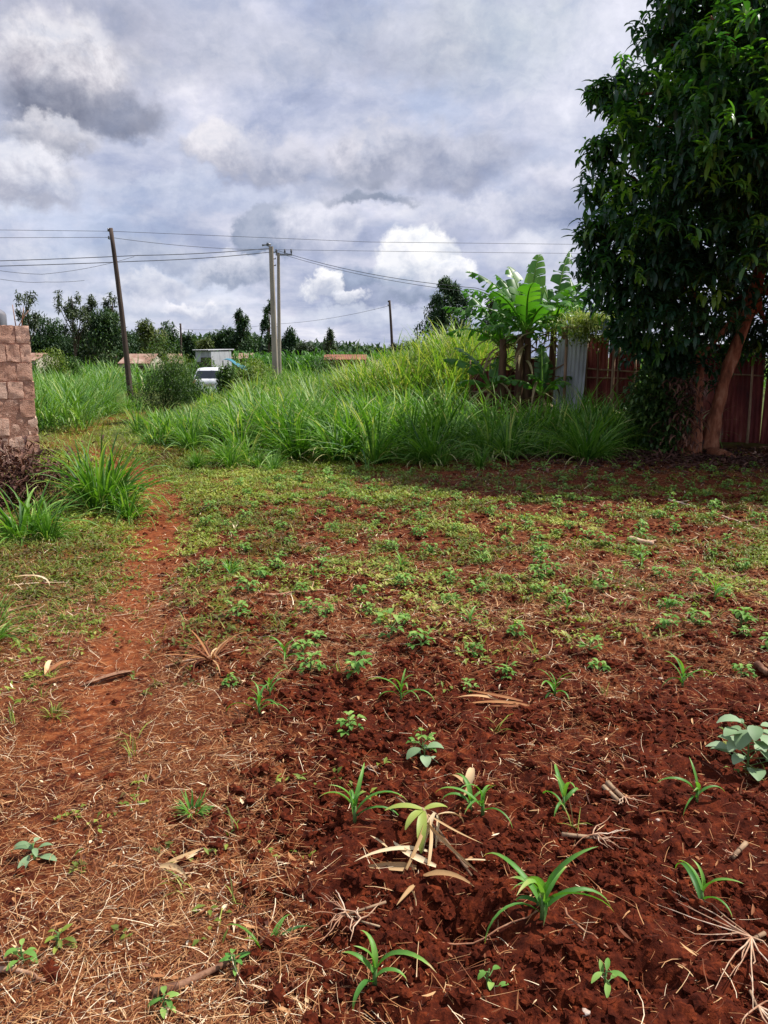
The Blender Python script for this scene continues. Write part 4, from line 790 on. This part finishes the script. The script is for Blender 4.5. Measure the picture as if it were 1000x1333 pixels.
# ------------------------------------------------------------------ banana plants
def banana_leaf(L, W, e0, droop, az, torn, seed, base, var, hang=.6):
    rr = np.random.default_rng(seed); n = 34; t = np.linspace(0, 1, n); e = e0-droop*t**1.5; a = az+rr.normal()*.2*t
    st = np.stack([np.cos(e)*np.cos(a), np.cos(e)*np.sin(a), np.sin(e)], 1)*L/n; P = np.cumsum(st, 0)+base; g = Geo()
    side = np.stack([-np.sin(a), np.cos(a), 0*a], 1); nor = np.stack([-np.sin(e)*np.cos(a), -np.sin(e)*np.sin(a), np.cos(e)], 1); tang = st/np.linalg.norm(st, axis=1)[:, None]
    w = W*.5*np.sin(np.pi*np.clip((t-.12)/.88, 0, 1)**.75*.97+.02)**.6*(t > .11)
    for s in (-1, 1):
        i = 4
        while i < n-1:
            m = rr.integers(1, 3) if rr.random() < torn else rr.integers(3, 7); j = min(n-1, i+m); hg = hang*(.3+rr.random()*(1.9 if torn > .3 else .6)); sk = rr.normal()*.10*torn
            V = []; 
            for q in range(i, j+1):
                for u in (0, .35, .7, 1.):
                    ang = .35-hg*u*1.3; gap = (q-(i+j)/2)/max(1, (j-i))*L/n*3.2*torn*u
                    V.append(P[q]+s*side[q]*w[q]*u*math.cos(ang)+nor[q]*w[q]*u*math.sin(ang)+tang[q]*(w[q]*u*(.35+sk)-gap))
            c = 4; F = [[r*c+k, r*c+k+1, (r+1)*c+k+1, (r+1)*c+k] for r in range(j-i) for k in range(c-1)]; g.add(V, F, np.clip(var+rr.normal()*.09, 0, 1)); i = j
    g.add(*tube(P, np.linspace(.03, .006, n), 6, .95)); return g
def banana(px, Y, stem_h, leaves, lab, seed, stems=1, r=.11, lean=0):
    c = at(px, 500, Y); z = h1(c[0], Y); e = empty('banana_plant', (c[0], Y, z), lab, 'banana plant'); rr = np.random.default_rng(seed)
    for k in range(stems):
        g = Geo(); o = np.array([rr.normal()*.25*(k > 0), rr.normal()*.2*(k > 0), 0]); hh = stem_h*(1-.12*(k > 0)*rr.random()); g.add(*tube(wob(o+[0, 0, -.05], o+[lean, 0, hh], 8, .01), np.linspace(r, r*.55, 8), 10)); g.obj('stem', M['bstem'], e)
    top = np.array([lean, 0, stem_h-.1])
    for i, (az, L, W, e0, dr, torn, var) in enumerate(leaves):
        banana_leaf(L, W, rad(e0), rad(dr), rad(az), torn, seed*50+i, top, var).obj('leaf', M['banana' if var >= 0 else 'banana_dead'], e)
    n = 26; g = Geo(); g.add(*blades(top+R.normal(size=(n, 3))*[.1, .1, .25]-[0, 0, .2], R.random(n)*6.28, .5+.5*R.random(n), .07, -.2*R.random(n), 1.3, 5, 3, 0, .3, 'grass')); g.obj('dead_leaf_skirt', M['banana_dead'], e)
banana(684, 16.4, 2.15, [(172, 1.85, .5, 66, 50, .9, .3), (165, 1.75, .5, 55, 50, .9, .5), (188, 1.7, .5, 42, 60, .9, .25), (205, 1.5, .46, 60, 60, .6, .35), (355, 1.6, .48, 66, 60, .8, .5), (140, 1.5, .48, 74, 40, .6, .4), (120, 1.6, .48, 76, 30, .3, .4), (60, 1.75, .52, 80, 22, .15, .75), (250, 1.5, .5, 68, 65, .3, .55), (290, 1.3, .46, 60, 95, .2, .4), (20, 1.3, .42, 45, 70, .6, .4), (215, 1.3, .4, 30, 70, .8, .2), (100, 1.6, .46, 60, 50, .5, .4), (330, 1.1, .4, 35, 90, .5, .5)], 'tallest banana plant with upright bright leaf, left of the fence', 3, 3, .12)
banana(652, 16.9, 1.85, [(175, 1.6, .48, 58, 60, .8, .4), (150, 1.6, .46, 70, 45, .5, .3), (200, 1.4, .46, 40, 70, .8, .5), (30, 1.5, .46, 60, 60, .4, .6), (90, 1.5, .46, 76, 30, .3, .4), (250, 1.3, .44, 50, 85, .4, .5), (320, 1.2, .42, 40, 80, .5, .4)], 'shorter banana plant with torn leaves left of the tallest one', 7, 1, .1)
banana(718, 16.9, 2.3, [(10, 1.7, .48, 58, 55, .8, .4), (165, 1.3, .4, 60, 60, .7, .3), (30, 1.6, .48, 42, 60, .7, .55), (60, 1.8, .48, 78, 30, .6, .3), (5, 1.8, .5, 70, 55, .85, .6), (180, 1.5, .46, 66, 60, .6, .4), (200, 1.2, .4, 40, 80, .6, .5), (270, 1.4, .45, 50, 85, .6, .5), (340, 1.3, .42, 35, 75, .8, .6), (120, 1.7, .44, 72, 40, .7, .3), (230, 1.0, .35, 25, 70, .6, .8)], 'tall banana plant with torn drooping leaves, second tallest of the group', 4, 2, .11)
banana(640, 16.4, 1.0, [(180, 1.3, .36, 60, 70, .4, .4), (150, 1.3, .36, 65, 50, .3, .3), (60, 1.0, .34, 70, 45, .2, .5), (210, 1.0, .32, 35, 70, .5, .4), (0, 1.0, .34, 45, 70, .5, .3), (280, .9, .34, 50, 80, .4, .5)], 'young low banana plant at the left end of the fence', 5, 1, .09)
banana(706, 15.9, .9, [(90, 1.1, .32, 82, 20, .2, .2), (20, .9, .3, 55, 70, .5, .35), (180, .9, .3, 50, 75, .5, .35), (240, .9, .3, 60, 70, .4, .3), (310, .9, .3, 50, 80, .4, .3), (60, 1.0, .3, 70, 50, .3, .25)], 'dark young banana plant in front of the two tall ones', 6, 1, .08)
banana(745, 17.4, 2.0, [(10, 1.4, .46, 55, 60, .8, .5), (175, 1.5, .48, 60, 60, .7, .5), (90, 1.6, .46, 78, 30, .4, .3), (215, 1.4, .46, 48, 75, .6, .6), (270, 1.3, .46, 60, 80, .4, .4), (310, 1.4, .46, 50, 70, .6, .5), (140, 1.5, .46, 66, 50, .7, .4)], 'banana plant between the other bananas and the thatch, close to the crown', 8, 1, .1)
# ------------------------------------------------------------------ fence
def corr(w, h, per=.085, amp=.012, v=.5):
    n = int(w/per*6); x = np.linspace(-w/2, w/2, n+1); y = np.sin(x/per*2*np.pi)*amp; V = []
    for dy in (0, .004): V += [(a, b+dy, 0) for a, b in zip(x, y)]+[(a, b+dy, h) for a, b in zip(x, y)]
    m = n+1; F = [[i, i+1, m+i+1, m+i] for i in range(n)]+[[2*m+i, 3*m+i, 3*m+i+1, 2*m+i+1] for i in range(n)]+[[m+i, m+i+1, 3*m+i+1, 3*m+i] for i in range(n)]; return V, F, v
def fence():
    a = at(612, 500, 17.6)[:2]; b = at(735, 500, 16.4)[:2]; c = at(860, 500, 15.6)[:2]; d = at(1010, 500, 14.6)[:2]; f = at(1230, 500, 13.6)[:2]
    e = empty('patchwork_fence', (a[0], a[1], 0), 'rusty patched iron sheet fence with cane rails behind the bananas and tree', 'fence')
    O = np.array([a[0], a[1], 0])
    def sheet(p, q, t, w, h, mt, lean=0, z=0, off=0):
        u = (q-p)/np.linalg.norm(q-p); s = p+u*t; g = Geo(); V, F, vv = corr(w, h, v=random.random()); V = np.array(V); V[:, 0] += V[:, 2]*lean; c_, s_ = u
        V = np.stack([V[:, 0]*c_-V[:, 1]*s_, V[:, 0]*s_+V[:, 1]*c_, V[:, 2]], 1)+[s[0]-s_*off, s[1]+c_*off, h1(*s)+z-.05]; g.add(V-O, F, vv); g.obj('iron_sheet', M[mt], e, smooth=False)
    def run(p, q, w, hs, mts):
        L = np.linalg.norm(q-p); t = w/2; i = 0
        while t < L-w*.3: sheet(p, q, t, w*1.05, hs[i % len(hs)]+random.uniform(-.05, .05), mts[i % len(mts)], random.uniform(-.02, .02), off=.02*(i % 2)); t += w; i += 1
    run(a, b, .62, [1.25, 1.3, 1.6, 1.9], ['redsheet', 'redsheet', 'redsheet'])
    sheet(a, b, np.linalg.norm(b-a)+.22, .46, 2.2, 'greysheet', .03, off=-.16); sheet(a, b, np.linalg.norm(b-a)-.1, .3, 2.0, 'greysheet', .06, off=-.12)
    run(b+(c-b)*.14, c, .6, [2.05, 2.0, 1.95], ['redsheet', 'redsheet'])
    run(c, d, .62, [2.0, 1.95], ['redsheet']); run(d-(d-c)*.08, f, .6, [1.95, 2.0], ['redsheet', 'darksheet'])
    def rail(p, q, z0, z1, r=.022, off=-.07):
        u = (q-p)/np.linalg.norm(q-p); nn = np.array([u[1], -u[0]])*-off; g = Geo(); g.add(*tube(wob((*(p+nn-O[:2]), z0), (*(q+nn-O[:2]), z1), 9, .008), np.linspace(r, r*.7, 9), 6, .6)); g.obj('rail', M['cane'], e)
    rail(b, c, 1.42, 1.30); rail(b-[.3, -.1], c, 1.22, 1.18, .018); rail(b-[.6, -.1], b+[.2, 0], 1.15, 1.6, .02, -.14); rail(a, b, .85, .9); rail(c, d, 1.3, 1.25); rail(d, f, 1.0, 1.0); rail(d, f, .12, .1, .03)
    for (p, q, n, hh) in ((a, b, 6, 1.5), (b, c, 6, 1.95), (c, d, 4, 1.9), (d, f, 9, 1.9)):
        for k in range(n):
            s = p+(q-p)*((k+.3+random.uniform(-.2, .2))/n); g = Geo(); u = (q-p)/np.linalg.norm(q-p); s = s+np.array([u[1], -u[0]])*.1; hk = hh*random.uniform(.85, 1.08)
            g.add(*tube(wob((*(s-O[:2]), -.05), (s[0]-O[0]+random.gauss(0, .05), s[1]-O[1], hk), 6, .006), np.linspace(.026, .018, 6), 6, random.random())); g.obj('post', M['cane'], e)
fence()
q = at(772, 420, 15.6)
e = empty('thatch_bundle', (q[0], 15.6, h1(q[0], 15.6)), 'pale yellow dry thatch and creeper hanging over the fence top', 'thatch'); g = Geo(); n = 1500
b = np.stack([R.normal(size=n)*.28, R.normal(size=n)*.15, 2.15+.30*R.random(n)], 1); g.add(*blades(b, R.random(n)*6.283, .15+.25*R.random(n), .012, R.normal(size=n)*.5-.1, 1.4*R.random(n), 3, 2)); g.obj('thatch', M['yleaf'], e)
g = Geo(); n = 900; b = np.stack([R.normal(size=n)*.5+.1, R.normal(size=n)*.15-.15, 2.05+.13*R.normal(size=n)], 1); g.add(*blades(b, R.random(n)*6.283, .07, .045, R.normal(size=n)*.5, 1, 2, 3, 0, .2, 'leaf')); g.obj('creeper', M['shrub_y'], e)
g = Geo()
for dx in (-.5, .45): g.add(*tube([(dx, 0, -.05), (dx, 0, 2.2)], [.035, .03], 6))
g.add(*tube([(-.6, 0, 2.15), (.6, 0, 2.18)], [.03, .03], 6)); g.obj('frame', M['cane'], e)
# ------------------------------------------------------------------ the big tree
def bigtree():
    P0 = at(905, 590, 13.0); z0 = h1(P0[0], 13.0); e = empty('broadleaf_tree', (P0[0], 13.0, z0), 'large dark leafy tree with reddish leaning trunks at the right edge', 'tree'); O = np.array([P0[0], 13.0, z0])
    L = []   # crown lobes: px, py, Y, radius in metres
    for (px, py, Y, r) in [(925, 20, 12.4, 1.0), (1050, -30, 12.6, 1.6), (1000, 120, 11.8, 1.4), (880, 160, 12.2, 1.15), (850, 165, 12.4, .72), (855, 275, 12.0, 1.05), (955, 270, 11.4, 1.35), (838, 345, 12.6, .92), (890, 375, 12.2, 1.0),
                           (862, 425, 13.0, .75), (1075, 320, 12.4, 1.15), (1110, 150, 12.6, 1.7), (893, 478, 13.4, .62), (1020, -90, 12.4, 1.3), (1150, -60, 13.0, 1.6), (940, -60, 12.8, .9), (1180, 250, 13.2, 1.6), (900, 90, 13.6, 1.1), (1000, 220, 14.3, 1.6),
                           (900, 300, 14.0, 1.2), (1050, 60, 14.6, 1.7), (980, 180, 10.8, 1.1), (1060, 230, 10.8, 1.2), (1000, 370, 14.2, .9), (1110, 420, 14.2, .9), (1020, 70, 11.0, 1.1), (790, 250, 12.6, .42), (785, 122, 12.6, .26), (815, 118, 12.6, .3), (862, 35, 12.6, .38), (785, 195, 12.7, .2), (768, 300, 12.6, .22), (800, 310, 12.6, .4), (775, 345, 12.7, .25), (820, 430, 13.2, .42), (1180, 60, 11.0, 1.5), (1200, 230, 10.6, 1.4), (1330, 100, 10.8, 1.7), (1330, 300, 11.5, 1.5), (958, 438, 14.0, .55), (1012, 440, 13.9, .6), (935, 405, 13.7, .55), (860, 468, 13.6, .4), (1230, 200, 12, 1.5), (790, 380, 12.8, .4)]:
        c = at(px, py, Y); L.append((c, r))
    P = []; 
    for c, r in L:
        n = int(105*r*r+14); d = R.normal(size=(n, 3)); d /= np.linalg.norm(d, axis=1)[:, None]; P.append(c+d*(r*(.45+.6*R.random((n, 1))+.32*(R.random((n, 1)) < .07)))*[1, 1, .92])
    P = np.concatenate(P); P = P[P[:, 2] > 1.1]; nc = len(P); k = 11
    cv = np.clip(R.normal(size=nc)*.13+.40+.42*(R.random(nc) < .34*ss(2.5, 6, P[:, 2])+.06), 0, 1); n = nc*k; B = np.repeat(P, k, 0)+R.normal(size=(n, 3))*.06; g = Geo()  # sunlit clusters are put into the leaf tone, more of them towards the crown top
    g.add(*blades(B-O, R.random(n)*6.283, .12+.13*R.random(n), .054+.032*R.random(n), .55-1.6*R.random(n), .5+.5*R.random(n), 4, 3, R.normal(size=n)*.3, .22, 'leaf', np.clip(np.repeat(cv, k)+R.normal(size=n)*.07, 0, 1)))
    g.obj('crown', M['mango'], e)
    def limb(nm, pts, rs, k=10):
        pts = np.array(pts); t = np.linspace(0, 1, len(pts)); tt = np.linspace(0, 1, len(pts)*4); q = np.stack([np.interp(tt, t, pts[:, i]) for i in range(3)], 1); q[1:-1] = (q[:-2]+q[1:-1]*2+q[2:])/4; q += (R.random(q.shape)-.5)*.02
        g = Geo(); V, F, vv = tube(q-O, np.interp(tt, t, rs), k, .5); V = V+(np.stack([vnoise(V[:, 0]*9+i*5, V[:, 2]*5+V[:, 1]*9) for i in range(3)], 1)-.5)*.05; g.add(V, F, vv); g.obj(nm, M['bark_red'], e)
    limb('trunk', [at(922, 585, 13.0), at(930, 545, 13.0), at(945, 490, 13.0), at(966, 430, 13.0), at(985, 375, 12.9), at(1000, 290, 12.6), at(1005, 180, 12.4)], [.16, .11, .10, .095, .09, .08, .07], 12)
    limb('trunk', [at(890, 600, 13.05), at(900, 560, 13.2), at(912, 500, 13.3), at(905, 440, 13.3), at(900, 350, 13.0), at(880, 250, 12.6)], [.13, .09, .08, .07, .06, .04], 12)
    limb('stump', [at(898, 598, 12.9), at(904, 560, 12.9), at(908, 520, 12.9), at(907, 492, 12.9)], [.2, .12, .10, .085], 10)
    limb('stump', [at(884, 598, 12.7), at(888, 570, 12.75), at(880, 535, 12.8)], [.09, .08, .05], 8)
    for pts, rs in (([at(915, 600, 12.8), at(895, 597, 12.5), at(880, 603, 12.2)], [.1, .09, .03]), ([at(925, 590, 12.8), at(945, 592, 12.4), at(965, 604, 12.1)], [.11, .08, .02]), ([at(905, 600, 12.8), at(915, 606, 12.5), at(922, 614, 12.2)], [.1, .07, .03]), ([at(890, 590, 13), at(870, 590, 13), at(855, 596, 12.9)], [.1, .06, .02])): limb('root', pts, rs, 8)
    hub = [at(1005, 180, 12.4), at(985, 375, 12.9), at(900, 350, 13.0), at(1000, 290, 12.6)]
    for c, r in L:
        h = min(hub, key=lambda q: np.linalg.norm(q-c)); limb('branch', [h, (h+c)/2+R.normal(size=3)*.12, c], [.06, .04, .015], 6)
bigtree()
q = G(838, 585); shrub('climbing_shrub', (q[0]-.1, 12.9), .62, 1.35, 'shrub', 2600, .11, 'dark leafy shrub tangled at the left foot of the big tree', seed=51, ratio=.5)
q = at(800, 500, 14.0); shrub('climbing_shrub', (q[0]+.9, 13.8), .6, 1.7, 'mango', 1500, .13, 'taller dark creeper between the shrub and the fence', seed=52, ratio=.5)
g = Geo(); n = 500; b = np.stack([R.normal(size=n)*.16, R.normal(size=n)*.16, .2+R.random(n)*1.1], 1); g.add(*blades(b, R.random(n)*6.283, .1+.15*R.random(n), .03, -.3*R.random(n), 1.3, 4, 3, 0, .3, 'leaf'))
p = at(885, 590, 12.7)[:2]; e = empty('dead_leaf_bunch', (*p, h1(*p)), 'bunch of dead brown leaves hanging at the foot of the big tree', 'dead leaves'); g.obj('foliage', M['brown'], e)
g = Geo(); n = 5000; x = R.normal(size=n)*1.6+5.2; y = R.normal(size=n)*.8+12.3; g.add(*blades(np.stack([x, y, H(x, y)+.01+.03*R.random(n)], 1), R.random(n)*6.283, .08+.1*R.random(n), .02+.03*R.random(n), .3*R.normal(size=n), .6*R.random(n), 3, 3, 0, .25, 'leaf', np.clip(R.normal(size=n)*.2+.35, 0, 1)))
tag(g.obj('leaf_litter', M['brown']), 'brown fallen leaves covering the shaded ground below the tree', 'leaf litter', kind='stuff')
# ------------------------------------------------------------------ light and sky
SUN_EL, SUN_AZ = rad(57), rad(72)      # azimuth measured from +Y (view direction) towards +X
d = Vector((math.sin(SUN_AZ)*math.cos(SUN_EL), math.cos(SUN_AZ)*math.cos(SUN_EL), math.sin(SUN_EL)))
sl = bpy.data.lights.new('sun', 'SUN'); sl.energy = 5.0; sl.angle = rad(.6); sl.color = (1, .95, .88)
so = bpy.data.objects.new('sun', sl); COL.objects.link(so); so.rotation_euler = d.to_track_quat('Z', 'Y').to_euler()
w = bpy.data.worlds.new('World'); scene.world = w; w.use_nodes = True; nt = w.node_tree; bg = nt.nodes['Background']
sky = nt.nodes.new('ShaderNodeTexSky'); sky.sky_type = 'NISHITA'; sky.sun_disc = False; sky.sun_elevation = SUN_EL; sky.sun_rotation = SUN_AZ
tc = coords(nt, 'Generated'); sx = nt.nodes.new('ShaderNodeSeparateXYZ'); nt.links.new(tc, sx.inputs[0]); x_, y_, z_ = sx.outputs
az = math_(nt, 'ARCTAN2', x_, y_); el = math_(nt, 'ARCSINE', z_)
def comb(a, b, c=0.0):
    n = nt.nodes.new('ShaderNodeCombineXYZ'); put(nt, n.inputs[0], a); put(nt, n.inputs[1], b); put(nt, n.inputs[2], c); return n.outputs[0]
K = 8.4   # background strength is 0.1
def C(r, g_, b_):
    f = lambda c: ((c/255+.055)/1.055)**2.4 if c > 10 else c/255/12.92
    return (f(r)*K, f(g_)*K, f(b_)*K)
AE = comb(az, el); ze = math_(nt, 'ADD', math_(nt, 'MAXIMUM', z_, 0.0), .16)
PL = comb(math_(nt, 'DIVIDE', x_, ze), math_(nt, 'DIVIDE', y_, ze))
AEs = comb(math_(nt, 'MULTIPLY', az, .55), el)
nA = noise_(nt, PL, 1.3, 8, .58, .3); nB = noise_(nt, AEs, 8, 8, .6, .2)
mixn = math_(nt, 'ADD', math_(nt, 'MULTIPLY', nA, .5), math_(nt, 'MULTIPLY', nB, .5))
base = ramp_(nt, mixn, [(0.38, C(144, 154, 182)), (0.455, C(170, 178, 204)), (0.50, C(190, 195, 215)), (0.545, C(206, 208, 225)), (0.60, C(226, 226, 236))])
gap = smooth_(nt, noise_(nt, AEs, 5, 7, .6), .50, .62)
base = mix_(nt, math_(nt, 'MULTIPLY', gap, .45), base, mix_(nt, .35, C(178, 192, 224), sky.outputs[0]))
def warp(scale, amt, rough):
    wx = nt.nodes.new('ShaderNodeTexNoise'); nt.links.new(AE, wx.inputs['Vector']); wx.inputs['Scale'].default_value = scale; wx.inputs['Detail'].default_value = 8; wx.inputs['Roughness'].default_value = rough
    vm = nt.nodes.new('ShaderNodeVectorMath'); vm.operation = 'SUBTRACT'; nt.links.new(wx.outputs['Color'], vm.inputs[0]); vm.inputs[1].default_value = (.5, .5, .5)
    vs = nt.nodes.new('ShaderNodeVectorMath'); vs.operation = 'SCALE'; nt.links.new(vm.outputs[0], vs.inputs[0]); vs.inputs['Scale'].default_value = amt; return vs.outputs[0]
def vadd(a, b):
    n = nt.nodes.new('ShaderNodeVectorMath'); n.operation = 'ADD'; nt.links.new(a, n.inputs[0]); nt.links.new(b, n.inputs[1]); return n.outputs[0]
WP = vadd(AE, vadd(warp(14, .07, .6), warp(42, .035, .6)))
nC = noise_(nt, AE, 26, 8, .62, .3)
def puff(col, px, py, rx, ry, bot, top, amt=1.0, soft=.5):
    r_ = ray(px, py); r_ = r_/np.linalg.norm(r_); a0 = math.atan2(r_[0], r_[1]); e0 = math.asin(r_[2])
    s1 = nt.nodes.new('ShaderNodeVectorMath'); s1.operation = 'SUBTRACT'; nt.links.new(WP, s1.inputs[0]); s1.inputs[1].default_value = (a0, e0, 0)
    s2 = nt.nodes.new('ShaderNodeVectorMath'); s2.operation = 'MULTIPLY'; nt.links.new(s1.outputs[0], s2.inputs[0]); s2.inputs[1].default_value = (FOC/rx, FOC/ry, 0)
    ln = nt.nodes.new('ShaderNodeVectorMath'); ln.operation = 'LENGTH'; nt.links.new(s2.outputs[0], ln.inputs[0])
    m = smooth_(nt, math_(nt, 'SUBTRACT', 1.0, ln.outputs['Value']), 0, soft*.85)
    sp_ = nt.nodes.new('ShaderNodeSeparateXYZ'); nt.links.new(s2.outputs[0], sp_.inputs[0])
    f = math_(nt, 'ADD', math_(nt, 'MULTIPLY', sp_.outputs[1], .5), math_(nt, 'ADD', .5, math_(nt, 'MULTIPLY', math_(nt, 'SUBTRACT', nC, .5), 1.5)), clamp=True)
    return mix_(nt, math_(nt, 'MULTIPLY', m, amt), col, ramp_(nt, f, [(0.2, C(*bot)), (0.75, C(*top))]))
D1, D2, L1, L2, W_ = (122, 128, 146), (138, 146, 168), (206, 208, 222), (226, 226, 236), (254, 253, 253)
for a in [(60, 30, 260, 80, (150, 154, 172), (178, 180, 198), .7, .9), (800, 110, 200, 150, (200, 204, 222), (224, 226, 238), .8, .9), (640, 50, 150, 70, (184, 194, 208), (214, 220, 224), .6, .9),
          (520, 60, 150, 60, (160, 165, 184), (188, 192, 206), .6, .8), (330, 60, 130, 50, (182, 186, 202), (204, 206, 220), .6, .8),
          (85, 90, 85, 62, (150, 150, 166), (228, 226, 232), .95, .5), (70, 128, 105, 36, (108, 114, 133), (136, 141, 160), .8, .9), (165, 145, 62, 34, (128, 132, 150), (150, 154, 172), .85, .7), (62, 168, 72, 26, (160, 163, 178), (214, 213, 221), .95, .5), (30, 225, 75, 42, (168, 171, 188), (228, 228, 236), .9, .5),
          (282, 195, 48, 34, (176, 178, 194), (226, 224, 231), .95, .45), (360, 205, 80, 34, (166, 170, 188), (210, 210, 222), .85, .6), (480, 200, 66, 38, (150, 156, 176), (214, 213, 223), .85, .5), (590, 205, 105, 44, (150, 156, 178), (192, 195, 210), .85, .7), (470, 236, 90, 22, (130, 138, 158), (168, 173, 190), .6, 1.2), (480, 258, 80, 12, (116, 128, 150), (140, 150, 170), .8, .8), (720, 230, 70, 30, (190, 193, 212), (222, 222, 234), .7, .7),
          (230, 250, 200, 24, (178, 188, 214), (204, 210, 228), .7, .8), (350, 300, 48, 40, (128, 142, 168), (166, 174, 194), .95, .3), (410, 296, 68, 44, (172, 178, 200), (224, 225, 236), .8, .5), (640, 280, 130, 34, (176, 182, 204), (218, 219, 231), .7, .6), (200, 330, 90, 22, (150, 160, 184), (190, 196, 212), .7, .7),
          (480, 362, 90, 20, (132, 146, 172), (160, 172, 196), .9, .8), (545, 332, 56, 44, (200, 205, 220), W_, 1, .34), (515, 352, 34, 26, (176, 186, 206), (236, 237, 243), .9, .4), (590, 352, 34, 20, (196, 202, 218), (246, 246, 250), .95, .35), (545, 386, 88, 14, (138, 150, 174), (166, 176, 198), .85, .8), (422, 374, 30, 24, (184, 190, 208), (250, 249, 251), .95, .35), (450, 388, 26, 12, (188, 194, 210), (240, 240, 246), .9, .4),
          (310, 355, 66, 26, (150, 160, 182), (216, 218, 229), .9, .5), (70, 345, 110, 30, (176, 184, 206), (216, 219, 231), .7, .7), (200, 372, 60, 22, (178, 184, 204), (224, 225, 234), .8, .5), (250, 402, 46, 13, (196, 200, 216), (240, 239, 245), .9, .5), (150, 395, 90, 18, (186, 193, 212), (226, 227, 237), .7, .6), (640, 410, 100, 24, (192, 199, 217), (228, 230, 239), .7, .7), (700, 330, 70, 34, (196, 200, 216), (226, 228, 238), .7, .7), (480, 412, 130, 16, (186, 194, 214), (214, 219, 232), .7, .7)]:
    base = puff(base, *a)
det = noise_(nt, vadd(AEs, warp(30, .03, .6)), 22, 8, .62, .4)
base = mix_(nt, 1.0, base, ramp_(nt, det, [(0.32, (.80, .84, .90)), (0.5, (1, 1, 1)), (0.66, (1.15, 1.13, 1.11))]), 'MULTIPLY')
put(nt, bg.inputs['Color'], base); bg.inputs['Strength'].default_value = .1
scene.view_settings.view_transform = 'Standard'; scene.view_settings.look = 'None'; scene.view_settings.exposure = 0.4; scene.view_settings.gamma = 1
scene.render.engine = 'CYCLES'; scene.cycles.max_bounces = 6; scene.cycles.transparent_max_bounces = 4
